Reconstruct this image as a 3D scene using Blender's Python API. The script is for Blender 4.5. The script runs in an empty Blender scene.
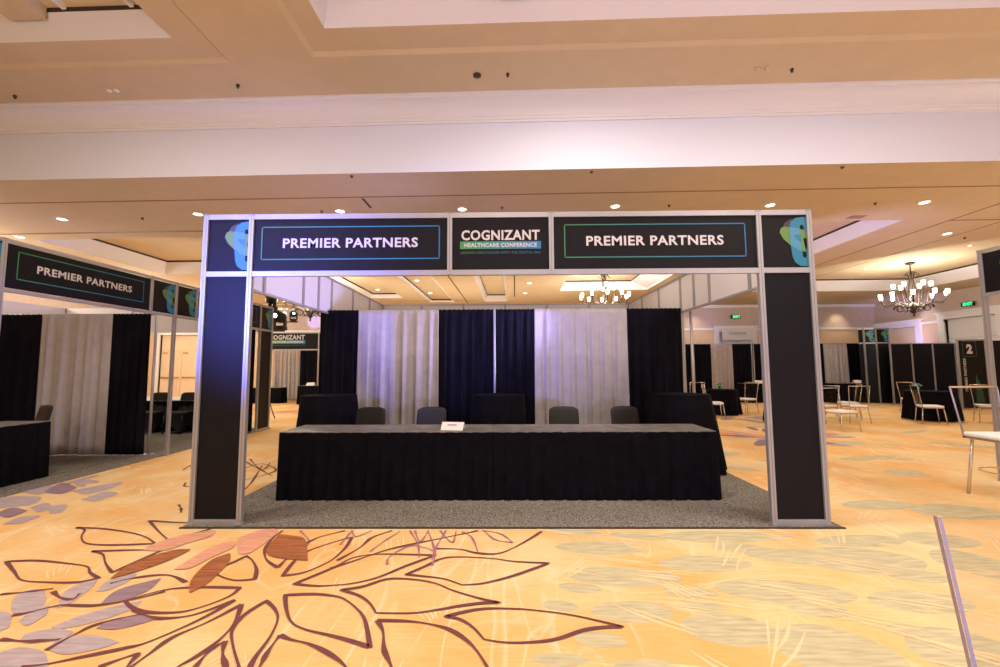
import bpy, bmesh, math, random
from mathutils import Vector, Matrix
from math import sin, cos, pi, radians
random.seed(7)
S = bpy.context.scene
COL = S.collection

# ------------------------------------------------------------------ camera
F_PX = 424.45
CAM = (0.046, -4.066, 1.462)
def cam_matrix(yaw, pit, rol):
    R = Matrix.Rotation(yaw, 3, 'Z') @ Matrix.Rotation(pit, 3, 'X') @ Matrix.Rotation(rol, 3, 'Y')
    r, f, u = R.col[0], R.col[1], R.col[2]
    M = Matrix((( r[0], u[0], -f[0], CAM[0]), (r[1], u[1], -f[1], CAM[1]), (r[2], u[2], -f[2], CAM[2]), (0, 0, 0, 1)))
    return M
cd = bpy.data.cameras.new('camera')
cam = bpy.data.objects.new('camera', cd); COL.objects.link(cam)
cd.sensor_width = 36; cd.lens = F_PX / 1000 * 36; cd.clip_start = .05; cd.clip_end = 200
cam.matrix_world = cam_matrix(.0122, .0805, .0043)
S.camera = cam

# ------------------------------------------------------------------ world, exposure
S.view_settings.view_transform = 'Standard'; S.view_settings.look = 'None'
S.view_settings.gamma = 1; S.view_settings.use_curve_mapping = False
S.view_settings.exposure = 0.0
w = bpy.data.worlds.new('world'); S.world = w; w.use_nodes = True
w.node_tree.nodes['Background'].inputs[0].default_value = (1, .86, .72, 1)
w.node_tree.nodes['Background'].inputs[1].default_value = .15

# ------------------------------------------------------------------ lamps of the room, added fill lights
def light(name, kind, loc, energy, col=(1, .82, .62), target=None, size=.3, angle=60, blend=.6, size_y=None):
    l = bpy.data.lights.new(name, kind); l.energy = energy; l.color = col
    o = bpy.data.objects.new(name, l); COL.objects.link(o); o.location = loc
    if kind == 'SPOT':
        l.spot_size = radians(angle); l.spot_blend = blend; l.shadow_soft_size = size
    elif kind == 'POINT': l.shadow_soft_size = size
    elif kind == 'AREA':
        l.size = size
        if size_y: l.shape = 'RECTANGLE'; l.size_y = size_y
    if target is not None:
        o.rotation_euler = (Vector(target) - Vector(loc)).to_track_quat('-Z', 'Y').to_euler()
    return o
WARM = (1, .89, .76)
# unseen area lights added to brighten the foreground bay (above and behind the camera)
for x, y in ((-4.5, -1.2), (4.5, -1.2), (1.1, -.25), (-4.5, -5), (4.5, -5), (0, -5)):
    light('bay_fill', 'AREA', (x, y, 5.35), 118, WARM, (x, y, 0), .5)
# unseen point lights added behind the camera to fill the ceiling
for x, y in ((-5, -5), (5, -5), (0, -9)):
    light('rear_fill', 'POINT', (x, y, 3.6), 130, WARM, size=.5)
# stage lights
BLUE = (.12, .16, 1)
light('stage_spot_blue', 'SPOT', (-4.6, -4.2, 2.3), 3000, BLUE, (-2.3, 0, 2.4), .1, 34, 1)
light('stage_wash_violet', 'SPOT', (2.0, -8.5, .4), 1100, (.55, .55, 1), (2.5, 2.05, 5.3), .3, 95, 1)
light('stage_wash_violet', 'SPOT', (1.6, 2.2, 2.0), 650, (.42, .38, 1), (-2.9, 2.5, 2.75), .2, 75, 1)
light('stage_wash_violet', 'SPOT', (-5.0, 4.2, 1.0), 320, (.5, .45, 1), (-10.9, 4.0, 2.8), .2, 70, 1)
light('drape_wash_violet', 'SPOT', (.4, -2.6, 2.0), 50, (.5, .45, 1), (1.35, 2.86, 1.7), .1, 26, 1)
light('stage_wash_violet', 'SPOT', (5.5, 3.6, 1.2), 350, (.5, .42, 1), (8.0, 5.6, 4.6), .2, 60, 1)
light('stage_wash_violet', 'SPOT', (16.6, 13.4, 1.6), 160, (.6, .5, 1), (17.6, 14.5, 3.8), .2, 80, 1)
light('stage_wash_violet', 'SPOT', (9.0, 12.6, 2.7), 120, (.6, .5, 1), (9.0, 16.2, 3.6), .2, 60, 1)
for x in (-3.6, .4): light('far_ceiling_fill', 'SPOT', (x, 11.5, .4), 330, (1, .86, .66), (x, 11.6, 4.4), .2, 110, .8)  # unseen uplights added to brighten the far ceiling
light('wall_spot', 'SPOT', (-7.3, 10.6, 3.2), 2000, (.36, .34, 1), (-9.15, 16.2, 3.72), .02, 8, .6)

# ------------------------------------------------------------------ materials
def mat(name, col, rough=.6, metal=0, spec=.5, noise=None, emit=None, bump=None, sheen=0):
    m = bpy.data.materials.new(name); m.use_nodes = True
    nt = m.node_tree; b = nt.nodes['Principled BSDF']
    b.inputs['Base Color'].default_value = (*col, 1); b.inputs['Roughness'].default_value = rough
    b.inputs['Metallic'].default_value = metal; b.inputs['Specular IOR Level'].default_value = spec
    if sheen: b.inputs['Sheen Weight'].default_value = sheen; b.inputs['Sheen Roughness'].default_value = .4
    if emit:
        b.inputs['Emission Color'].default_value = (*emit[0], 1); b.inputs['Emission Strength'].default_value = emit[1]
    tc = nt.nodes.new('ShaderNodeTexCoord')
    if noise:
        sc, amt = noise
        n = nt.nodes.new('ShaderNodeTexNoise'); n.inputs['Scale'].default_value = sc; n.inputs['Detail'].default_value = 5
        nt.links.new(tc.outputs['Object'], n.inputs['Vector'])
        r = nt.nodes.new('ShaderNodeMapRange'); r.inputs[1].default_value = .3; r.inputs[2].default_value = .7
        r.inputs[3].default_value = 1 - amt; r.inputs[4].default_value = 1 + amt
        nt.links.new(n.outputs['Fac'], r.inputs[0])
        v = nt.nodes.new('ShaderNodeVectorMath'); v.operation = 'SCALE'; v.inputs[0].default_value = col
        nt.links.new(r.outputs[0], v.inputs['Scale']); nt.links.new(v.outputs[0], b.inputs['Base Color'])
    if bump:
        sc, st = bump
        n = nt.nodes.new('ShaderNodeTexNoise'); n.inputs['Scale'].default_value = sc; n.inputs['Detail'].default_value = 4
        nt.links.new(tc.outputs['Object'], n.inputs['Vector'])
        bp = nt.nodes.new('ShaderNodeBump'); bp.inputs['Strength'].default_value = st; bp.inputs['Distance'].default_value = .01
        nt.links.new(n.outputs['Fac'], bp.inputs['Height']); nt.links.new(bp.outputs[0], b.inputs['Normal'])
    return m
M = {}
M['ceiling'] = mat('ceiling_paint', (.66, .54, .37), .8, noise=(3, .03))
M['ceiling_near'] = M['ceiling']
M['trim'] = mat('trim_paint', (.84, .85, .92), .6)
M['beam'] = mat('beam_paint', (.76, .81, .97), .6)
M['reveal'] = mat('reveal_shade_and_joint', (.05, .03, .02), .8)
M['seam'] = mat('ceiling_seam', (.30, .17, .08), .8)
M['grille'] = mat('air_grille', (.33, .22, .13), .6)
M['wall'] = mat('wall_fabric', (.60, .50, .46), .8, noise=(6, .05))
M['wall_low'] = mat('wall_panel', (.74, .56, .38), .7, noise=(4, .04))
M['doorw'] = mat('door_cream', (.82, .68, .50), .5)
M['brass'] = mat('brass', (.65, .42, .15), .3, 1)
M['alu'] = mat('aluminium_profile', (.37, .37, .41), .42, .4, noise=(4, .04))
M['alud'] = mat('aluminium_groove', (.28, .26, .27), .5, .5)
M['gfx'] = mat('printed_panel', (.0065, .006, .009), .5, spec=.16, noise=(20, .1))
M['white_panel'] = mat('white_panel', (.74, .72, .76), .6)
M['ink'] = mat('lettering_white', (.58, .56, .60), .6)
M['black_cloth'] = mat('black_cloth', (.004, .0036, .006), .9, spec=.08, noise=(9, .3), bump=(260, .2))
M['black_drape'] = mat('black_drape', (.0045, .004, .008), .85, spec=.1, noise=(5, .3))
M['linen_top'] = mat('linen_top_with_sheen', (.17, .16, .155), .5, spec=.5, noise=(7, .4), bump=(200, .2))  # black linen; its glancing sheen is painted in as a lighter grey
M['white_drape'] = mat('sheer_drape', (.40, .37, .38), .8, noise=(7, .08), bump=(180, .15))
M['chair_cover'] = mat('spandex_cover', (.018, .016, .015), .6, spec=.3, noise=(10, .2))
M['grey_carpet'] = mat('grey_carpet', (.19, .175, .155), .95, spec=.1, noise=(62, .8), bump=(180, .6))
M['carpet_edge'] = mat('carpet_edge', (.04, .035, .03), .9)
M['chrome'] = mat('chrome', (.66, .62, .58), .25, .8)
M['seat_white'] = mat('white_cushion', (.92, .90, .90), .6)
M['iron'] = mat('bronze_iron', (.055, .035, .022), .5, .3)
M['shade'] = mat('glass_shade', (.9, .85, .75), .4, emit=((1, .86, .66), 5))
M['lens'] = mat('lamp_lens', (.9, .85, .8), .4, emit=((1, .88, .74), 7))
M['ringw'] = mat('downlight_ring', (.7, .55, .42), .5)
M['sprink'] = mat('sprinkler_brown', (.12, .07, .04), .5)
M['sensor'] = mat('dark_sensor', (.03, .025, .02), .4)
M['black_metal'] = mat('black_metal', (.012, .012, .014), .4, .3)
M['bluelens'] = mat('stage_lens', (.5, .6, .9), .2, emit=((.45, .6, 1), 9))
M['exit'] = mat('exit_green', (.02, .5, .2), .4, emit=((.03, .9, .35), 1.6))
M['card'] = mat('white_card', (.85, .83, .84), .6)
M['cardink'] = mat('card_ink', (.45, .33, .36), .6)
M['logo_blue'] = mat('logo_blue', (.012, .17, .29), .5)
M['logo_light'] = mat('logo_light_blue', (.06, .23, .40), .5)
M['logo_green'] = mat('logo_green', (.10, .22, .045), .5)
M['logo_dim'] = mat('logo_dim', (.04, .024, .03), .5)
M['teal'] = mat('teal_ink', (.015, .13, .10), .5)
M['tabletop'] = mat('table_laminate', (.03, .028, .026), .5)
M['edge'] = mat('lit_acrylic_edge', (.30, .27, .40), .25, spec=.6)  # violet light running through the sheet is painted into this colour
M['flower'] = mat('flower_petals', (.3, .45, .75), .6)
M['leafm'] = mat('leaf_green', (.05, .2, .06), .6)
M['edging'] = mat('warm_edge', (.55, .36, .2), .3)

def gradient_mat(name, c0, c1, x0, x1, dim=1):
    m = bpy.data.materials.new(name); m.use_nodes = True; nt = m.node_tree; b = nt.nodes['Principled BSDF']
    b.inputs['Roughness'].default_value = .6
    at = nt.nodes.new('ShaderNodeAttribute'); at.attribute_name = 'run'
    cr = nt.nodes.new('ShaderNodeValToRGB')
    cr.color_ramp.elements[0].color = (*[c * dim for c in c0], 1); cr.color_ramp.elements[1].color = (*[c * dim for c in c1], 1)
    nt.links.new(at.outputs['Fac'], cr.inputs[0]); nt.links.new(cr.outputs[0], b.inputs['Base Color'])
    return m
M['grad'] = gradient_mat('green_to_blue_ink', (.05, .28, .09), (.014, .18, .45), 0, 1)
M['grad_line'] = gradient_mat('green_to_blue_line', (.035, .19, .085), (.013, .15, .36), 0, 1)
M['grad_dim'] = gradient_mat('green_to_blue_small', (.03, .12, .05), (.01, .09, .19), 0, 1)

def acrylic():
    m = bpy.data.materials.new('clear_acrylic'); m.use_nodes = True; nt = m.node_tree
    for n in list(nt.nodes): nt.nodes.remove(n)
    out = nt.nodes.new('ShaderNodeOutputMaterial'); mx = nt.nodes.new('ShaderNodeMixShader')
    t = nt.nodes.new('ShaderNodeBsdfTransparent'); t.inputs[0].default_value = (.93, .92, .92, 1)
    g = nt.nodes.new('ShaderNodeBsdfGlossy'); g.inputs['Roughness'].default_value = .12
    f = nt.nodes.new('ShaderNodeLayerWeight'); f.inputs[0].default_value = .12
    nt.links.new(f.outputs[0], mx.inputs[0]); nt.links.new(t.outputs[0], mx.inputs[1]); nt.links.new(g.outputs[0], mx.inputs[2])
    nt.links.new(mx.outputs[0], out.inputs[0]); return m
M['acrylic'] = acrylic()

def carpet_material():
    m = bpy.data.materials.new('ballroom_carpet'); m.use_nodes = True; nt = m.node_tree; b = nt.nodes['Principled BSDF']
    b.inputs['Roughness'].default_value = .95; b.inputs['Specular IOR Level'].default_value = .1
    N = nt.nodes.new; L = nt.links.new
    tc = N('ShaderNodeTexCoord')
    def noise(scale, det, stretch=(1, 1, 1), rot=0, dist=0):
        mp = N('ShaderNodeMapping'); mp.inputs['Scale'].default_value = stretch; mp.inputs['Rotation'].default_value = (0, 0, rot)
        n = N('ShaderNodeTexNoise'); n.inputs['Scale'].default_value = scale; n.inputs['Detail'].default_value = det
        n.inputs['Distortion'].default_value = dist
        L(tc.outputs['Object'], mp.inputs[0]); L(mp.outputs[0], n.inputs['Vector']); return n.outputs['Fac']
    def ramp(f, stops):
        r = N('ShaderNodeValToRGB'); cr = r.color_ramp
        while len(cr.elements) > 1: cr.elements.remove(cr.elements[0])
        cr.elements[0].position = stops[0][0]; cr.elements[0].color = (*stops[0][1], 1)
        for p, c in stops[1:]:
            e = cr.elements.new(p); e.color = (*c, 1)
        L(f, r.inputs[0]); return r.outputs[0]
    def mix(fac, a, c, mode='MIX'):
        x = N('ShaderNodeMix'); x.data_type = 'RGBA'; x.blend_type = mode
        if isinstance(fac, float): x.inputs[0].default_value = fac
        else: L(fac, x.inputs[0])
        for sock, v in ((x.inputs[6], a), (x.inputs[7], c)):
            if isinstance(v, tuple): sock.default_value = (*v, 1)
            else: L(v, sock)
        return x.outputs[2]
    base = ramp(noise(.9, 4, dist=.6), [(.36, (.78, .45, .17)), (.5, (.79, .53, .25)), (.62, (.80, .60, .33))])
    # thin cream fibres crossing the ground colour
    col = base
    for sc, st, ro, k in ((2.4, (1, .22, 1), .5, .55), (3.0, (1, .2, 1), -.7, .45), (2.2, (.25, 1, 1), .15, .4)):
        f = noise(sc, 1.5, st, ro, .5)
        lines = ramp(f, [(.0, (0, 0, 0)), (.485, (0, 0, 0)), (.5, (1, 1, 1)), (.515, (0, 0, 0))])
        gate = ramp(noise(.8, 1, rot=ro * 3), [(.42, (0, 0, 0)), (.58, (1, 1, 1))])
        mm = mix(1.0, lines, gate, 'MULTIPLY')
        sm = N('ShaderNodeMath'); sm.operation = 'MULTIPLY'; sm.inputs[1].default_value = k
        L(mm, sm.inputs[0]); col = mix(sm.outputs[0], col, (.86, .74, .54))
    wv = noise(60, 2, (.12, 1, 1))
    col = mix(.5, col, ramp(wv, [(.3, (.78, .78, .78)), (.7, (1, 1, 1))]), 'MULTIPLY')
    L(col, b.inputs['Base Color']); return m
M['carpet'] = carpet_material()
def inlay(name, col, amt=.12):
    m = bpy.data.materials.new(name); m.use_nodes = True; nt = m.node_tree; b = nt.nodes['Principled BSDF']
    b.inputs['Roughness'].default_value = .95; b.inputs['Specular IOR Level'].default_value = .1
    tc = nt.nodes.new('ShaderNodeTexCoord'); mp = nt.nodes.new('ShaderNodeMapping'); mp.inputs['Scale'].default_value = (.15, 1, 1)
    n = nt.nodes.new('ShaderNodeTexNoise'); n.inputs['Scale'].default_value = 38; n.inputs['Detail'].default_value = 3
    r = nt.nodes.new('ShaderNodeMapRange'); r.inputs[1].default_value = .3; r.inputs[2].default_value = .7
    r.inputs[3].default_value = 1 - amt; r.inputs[4].default_value = 1 + amt
    v = nt.nodes.new('ShaderNodeVectorMath'); v.operation = 'SCALE'; v.inputs[0].default_value = col
    L = nt.links.new
    L(tc.outputs['Object'], mp.inputs[0]); L(mp.outputs[0], n.inputs[0]); L(n.outputs['Fac'], r.inputs[0])
    L(r.outputs[0], v.inputs['Scale']); L(v.outputs[0], b.inputs['Base Color']); return m
M['in_green'] = inlay('carpet_sage', (.52, .47, .31), .18)
M['in_line'] = inlay('carpet_plum_line', (.17, .062, .07), .1)
M['in_purple'] = inlay('carpet_purple_line', (.36, .16, .22), .1)
M['in_rust'] = inlay('carpet_rust', (.33, .12, .055), .3)
M['in_rose'] = inlay('carpet_rose', (.66, .33, .23), .15)
M['in_grey'] = inlay('carpet_mauve', (.43, .35, .38), .15)
M['in_mauve'] = inlay('carpet_dark_mauve', (.29, .20, .25), .15)
M['in_cream'] = inlay('carpet_cream', (.83, .60, .36), .06)

# ------------------------------------------------------------------ mesh builder
class MB:
    def __init__(s): s.v = []; s.f = []; s.m = []; s.run = []; s.mats = []; s.smooth = []
    def mi(s, m):
        if m not in s.mats: s.mats.append(m)
        return s.mats.index(m)
    def add(s, vs, fs, m, smooth=False, run=None):
        o = len(s.v); i = s.mi(m)
        s.v += [tuple(v) for v in vs]; s.run += (run if run else [0.0] * len(vs))
        for f in fs: s.f.append([o + k for k in f]); s.m.append(i); s.smooth.append(smooth)
        return s
    def box(s, x0, x1, y0, y1, z0, z1, m):
        vs = [(x0,y0,z0),(x1,y0,z0),(x1,y1,z0),(x0,y1,z0),(x0,y0,z1),(x1,y0,z1),(x1,y1,z1),(x0,y1,z1)]
        return s.add(vs, [(3,2,1,0),(4,5,6,7),(0,1,5,4),(1,2,6,5),(2,3,7,6),(3,0,4,7)], m)
    def rbox(s, x0, x1, y0, y1, z0, z1, m, r=.02, seg=3):
        bm = bmesh.new(); bmesh.ops.create_cube(bm, size=1)
        for v in bm.verts: v.co = ((x0+x1)/2 + v.co.x*(x1-x0), (y0+y1)/2 + v.co.y*(y1-y0), (z0+z1)/2 + v.co.z*(z1-z0))
        bmesh.ops.bevel(bm, geom=bm.edges[:], offset=r, segments=seg, affect='EDGES', profile=.5)
        bm.verts.index_update()
        s.add([v.co[:] for v in bm.verts], [[v.index for v in f.verts] for f in bm.faces], m, True); bm.free(); return s
    def tube(s, path, r, m, n=8, cap=True):
        P = [Vector(p) for p in path]; R = r if isinstance(r, (list, tuple)) else [r] * len(P)
        vs = []; prev = None
        for i, p in enumerate(P):
            t = (P[min(i+1, len(P)-1)] - P[max(i-1, 0)]).normalized()
            if prev is None:
                a = Vector((0, 0, 1)) if abs(t.z) < .9 else Vector((1, 0, 0)); u = t.cross(a).normalized()
            else: u = (prev - t * prev.dot(t)).normalized()
            prev = u; w_ = t.cross(u)
            for k in range(n):
                a = 2*pi*k/n; vs.append(p + (u*cos(a) + w_*sin(a)) * R[i])
        fs = [(i*n+k, i*n+(k+1)%n, (i+1)*n+(k+1)%n, (i+1)*n+k) for i in range(len(P)-1) for k in range(n)]
        if cap: fs += [tuple(range(n))[::-1], tuple(range((len(P)-1)*n, len(P)*n))]
        return s.add(vs, fs, m, True)
    def lathe(s, prof, m, c=(0, 0, 0), n=20, smooth=True):
        vs = [(c[0]+r*cos(2*pi*k/n), c[1]+r*sin(2*pi*k/n), c[2]+z) for r, z in prof for k in range(n)]
        fs = [(i*n+k, i*n+(k+1)%n, (i+1)*n+(k+1)%n, (i+1)*n+k) for i in range(len(prof)-1) for k in range(n)]
        fs += [tuple(range(n))[::-1], tuple(range((len(prof)-1)*n, len(prof)*n))]
        return s.add(vs, fs, m, smooth)
    def build(s, name, parent=None, kind=None, loc=None, rotz=0):
        me = bpy.data.meshes.new(name); me.from_pydata(s.v, [], s.f)
        for m in s.mats: me.materials.append(M[m])
        for p, i, sm in zip(me.polygons, s.m, s.smooth): p.material_index = i; p.use_smooth = sm
        if any(s.run):
            a = me.attributes.new('run', 'FLOAT', 'POINT'); a.data.foreach_set('value', s.run)
        me.update()
        o = bpy.data.objects.new(name, me); COL.objects.link(o)
        if parent is not None: o.parent = parent
        if kind: o['kind'] = kind
        if loc: o.location = loc
        o.rotation_euler.z = rotz
        return o
def tag(o, label, cat, group=None, kind=None):
    o['label'] = label; o['category'] = cat
    if group: o['group'] = group
    if kind: o['kind'] = kind
    return o
def thing(name, label, cat, loc=(0,0,0), rotz=0, group=None):
    o = bpy.data.objects.new(name, None); COL.objects.link(o); o.location = loc; o.rotation_euler.z = rotz
    o.empty_display_size = .1
    return tag(o, label, cat, group)
def copy_tree(o, parent=None):
    c = o.copy(); COL.objects.link(c); c.parent = parent
    for ch in [k for k in COL.objects if k.parent == o]: copy_tree(ch, c)
    return c
def dup(o, label, loc, rotz=0, group=None):
    c = copy_tree(o); c['label'] = label; c.location = loc; c.rotation_euler = (0, 0, rotz)
    if group: c['group'] = group
    return c

# ------------------------------------------------------------------ the room shell
CY = radians(-1.2)     # the ballroom ceiling runs very slightly off the booth's axis
def rc(x, y, z): return (x*cos(CY) - y*sin(CY), x*sin(CY) + y*cos(CY), z)
def off(poly, d):      # inset a convex polygon (counter-clockwise) by d
    n = len(poly); out = []
    for i in range(n):
        p0, p1, p2 = Vector(poly[i-1]), Vector(poly[i]), Vector(poly[(i+1) % n])
        a = (p1-p0).normalized(); b = (p2-p1).normalized()
        na, nb = Vector((-a.y, a.x)), Vector((-b.y, b.x))
        k = (na+nb); k = k / max(k.dot(na), .2)
        out.append(tuple(p1 + k*d))
    return out
def holed(mb, outer, holes, z, m):
    bm = bmesh.new(); edges = []
    for loop in [outer] + holes:
        vs = [bm.verts.new((x, y, 0)) for x, y in loop]
        edges += [bm.edges.new((vs[i], vs[(i+1) % len(vs)])) for i in range(len(vs))]
    bmesh.ops.triangle_fill(bm, use_beauty=True, use_dissolve=False, edges=edges)
    bm.verts.index_update()
    mb.add([rc(v.co.x, v.co.y, z) for v in bm.verts], [[v.index for v in f.verts] for f in bm.faces], m); bm.free()
def band(mb, p, q, z0, z1, m):
    n = len(p)
    mb.add([rc(x, y, z0) for x, y in p] + [rc(x, y, z1) for x, y in q], [(i, (i+1) % n, n+(i+1) % n, n+i) for i in range(n)], m)
def rect(x0, x1, y0, y1): return [(x0, y0), (x1, y0), (x1, y1), (x0, y1)]
def tray(mb, poly, z, h=.30, slope=.0, m='trim', reveal=.05, top='ceiling', up=None):
    up = up or (off(poly, slope) if slope else poly)
    lip = off(poly, slope*.15) if slope else poly
    band(mb, poly, lip, z, z+.05, m)
    band(mb, lip, up, z+.05, z+h, m)
    band(mb, up, up, z+h, z+h+reveal, 'reveal')  # dark strip: the shade inside the gap is painted on
    mb.add([rc(x, y, z+h+reveal) for x, y in up], [list(range(len(up)))], top)
    return up

Z1, Z2, YB = 4.4, 5.5, 2.06
c = MB()
trays = [
    dict(poly=rect(-10.7, -4.2, 5.0, 8.6), h=.32, slope=.25),
    dict(poly=rect(-1.6, 8.0, 4.55, 8.6), h=.32, slope=.06),
    dict(poly=rect(1.9, 5.2, 9.0, 12.1), h=.32, slope=.1, up=rect(2.0, 4.6, 9.1, 12.05)),
    dict(poly=[(9.3, 8.6), (11.4, 5.7), (15.6, 5.7), (15.6, 12.8), (9.3, 12.8)], h=.32, slope=.5),
    dict(poly=rect(-5.9, -4.5, 9.3, 13.4), h=.12, slope=.2),
    dict(poly=rect(-3.6, -2.5, 9.2, 14.6), h=.06, slope=.1),
    dict(poly=rect(-1.15, -.15, 9.2, 14.6), h=.25, slope=.1),
]
holed(c, [(-18.5, 2.3), (18.2, 2.3), (18.2, 17), (-18.5, 17)], [t['poly'] for t in trays], Z1, 'ceiling')
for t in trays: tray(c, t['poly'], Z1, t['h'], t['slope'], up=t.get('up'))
# dark joints of the movable partitions and a few panel seams
def seam(x0, x1, y0, y1, m='seam', z=Z1, t=.004):
    a, b = [rc(x, y, z - t) for x, y in rect(x0, x1, y0, y1)], [rc(x, y, z) for x, y in rect(x0, x1, y0, y1)]
    c.add(a + b, [(3,2,1,0),(4,5,6,7),(0,1,5,4),(1,2,6,5),(2,3,7,6),(3,0,4,7)], m)
seam(-18, 18, 2.93, 2.96)
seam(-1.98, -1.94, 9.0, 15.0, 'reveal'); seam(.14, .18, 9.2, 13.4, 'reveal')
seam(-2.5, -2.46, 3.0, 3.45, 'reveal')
seam(8.95, 8.98, 3.0, 16); seam(10.1, 10.12, 3.0, 16); seam(-12.2, -12.17, 3, 16)
seam(-11.5, -5.2, 4.55, 4.62, 'grille'); seam(8.98, 18, 4.6, 4.64)
seam(-5.3, -1.5, 14.2, 14.24); seam(-9.6, 9.0, 8.9, 8.93)
seam(6.75, 7.05, 4.25, 4.42, 'grille')
c.build('ceiling_far', kind='structure')

c = MB()   # near bay
A_ = rect(-12.0, -4.02, -3.2, .68); B_ = rect(-2.1, 12.0, -3.2, .61)
As = rect(-12.45, -3.56, -3.6, 1.08); Bs = rect(-2.45, 12.4, -3.6, 1.02)
holed(c, [(-18.5, -14), (18.2, -14), (18.2, YB), (-18.5, YB)], [As, Bs], Z2 - .04, 'ceiling')
for outer, inner in ((As, A_), (Bs, B_)):
    e = off(outer, .05); band(c, outer, e, Z2-.04, Z2, 'ceiling')
    holed(c, e, [inner], Z2, 'ceiling')
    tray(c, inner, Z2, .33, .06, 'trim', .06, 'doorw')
# ribs and an air grille up in the left coffer
def rbx(x0, x1, y0, y1, z0, z1, m):
    a, b = [rc(x, y, z0) for x, y in rect(x0, x1, y0, y1)], [rc(x, y, z1) for x, y in rect(x0, x1, y0, y1)]
    c.add(a + b, [(3,2,1,0),(4,5,6,7),(0,1,5,4),(1,2,6,5),(2,3,7,6),(3,0,4,7)], m)
rbx(-6.0, -5.55, -3.1, .60, 5.72, 5.89, 'ceiling'); rbx(-9.4, -8.95, -3.1, .60, 5.72, 5.89, 'ceiling')
rbx(.0, .35, -3.1, .54, 5.72, 5.89, 'ceiling')
for x in (-5.35, -4.5): rbx(x, x+.05, -3.1, .60, 5.84, 5.9, 'trim')
rbx(-5.15, -4.75, .02, .44, 5.86, 5.885, 'alud')
for k in range(6): rbx(-5.12, -4.78, .05+.065*k, .08+.065*k, 5.85, 5.865, 'grille')
c.build('ceiling_near', kind='structure')

# the big dropped beam with its crown moulding
b = MB()
def sweep(prof, x0, x1, m, mb):
    n = len(prof)
    vs = [rc(x0, y, z) for y, z in prof] + [rc(x1, y, z) for y, z in prof]
    mb.add(vs, [(i, i+1, n+i+1, n+i) for i in range(n-1)], m)
sweep([(YB, Z1), (YB, Z2-.36)], -18.5, 18.2, 'beam', b)
sweep([(YB, Z1), (YB+.24, Z1)], -18.5, 18.2, 'ceiling', b)
cr = [(YB, Z2-.36), (YB-.03, Z2-.36), (YB-.03, Z2-.33), (YB-.05, Z2-.32), (YB-.05, Z2-.29)]
for k in range(9):
    a = pi/2*k/8; cr.append((YB-.06-.17*(1-cos(a)), Z2-.28+.18*sin(a)))
cr += [(YB-.26, Z2-.1), (YB-.26, Z2-.075), (YB-.29, Z2-.065), (YB-.29, Z2-.04)]
sweep(cr, -18.5, 18.2, 'trim', b)
b.box(-18.4, 18.1, YB+.5, YB+.52, Z1+.02, Z2, 'ceiling')
tag(b.build('trim_1', kind='structure'), 'wide dropped ceiling beam with crown moulding', 'beam')

# walls
WX0, WX1, WY = -18.0, 17.6, 16.2
def wall(name, p, q, h, openings=()):
    """wall from p to q (x,y); inside is to the left of p->q; openings: (u0,u1,ztop)"""
    mb = MB(); P, Q = Vector(p), Vector(q); d = (Q-P).normalized(); nrm = Vector((-d.y, d.x)); L = (Q-P).length
    def bx(u0, u1, z0, z1, o0, o1, m):
        vs = []
        for z in (z0, z1):
            for u, o in ((u0, o0), (u1, o0), (u1, o1), (u0, o1)):
                a = P + d*u + nrm*o; vs.append((a.x, a.y, z))
        mb.add(vs, [(3,2,1,0),(4,5,6,7),(0,1,5,4),(1,2,6,5),(2,3,7,6),(3,0,4,7)], m)
    cuts = [0] + [u for o in openings for u in o[:2]] + [L]
    for i in range(0, len(cuts), 2):
        bx(cuts[i], cuts[i+1], 0, 3.2, -.15, 0, 'wall_low'); bx(cuts[i], cuts[i+1], 3.2, h, -.15, 0, 'wall')
        bx(cuts[i], cuts[i+1], 3.2, 3.3, 0, .04, 'trim')
    for u0, u1, zt in openings: bx(u0, u1, zt, h, -.15, 0, 'wall')
    bx(0, L, h-.28, h-.02, 0, .08, 'trim'); bx(0, L, h-.13, h-.02, .08, .17, 'trim')
    bx(0, L, 0, .16, 0, .025, 'trim')
    o = mb.build(name, kind='structure'); return bx
wall('wall_left', (WX0, WY), (WX0, -14), 5.6)
wall('wall_front', (WX0, -14), (WX1, -14), 5.6)
wall('wall_right', (WX1, -14), (WX1, WY), Z1 + .35, ((25.2, 27.0, 3.3), (28.2, 30.0, 3.15)))
wall('wall_back', (WX1, WY), (WX0, WY), Z1 + .15, ((5.85, 7.4, 3.1), (32.2, 34.2, 3.1)))

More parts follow.
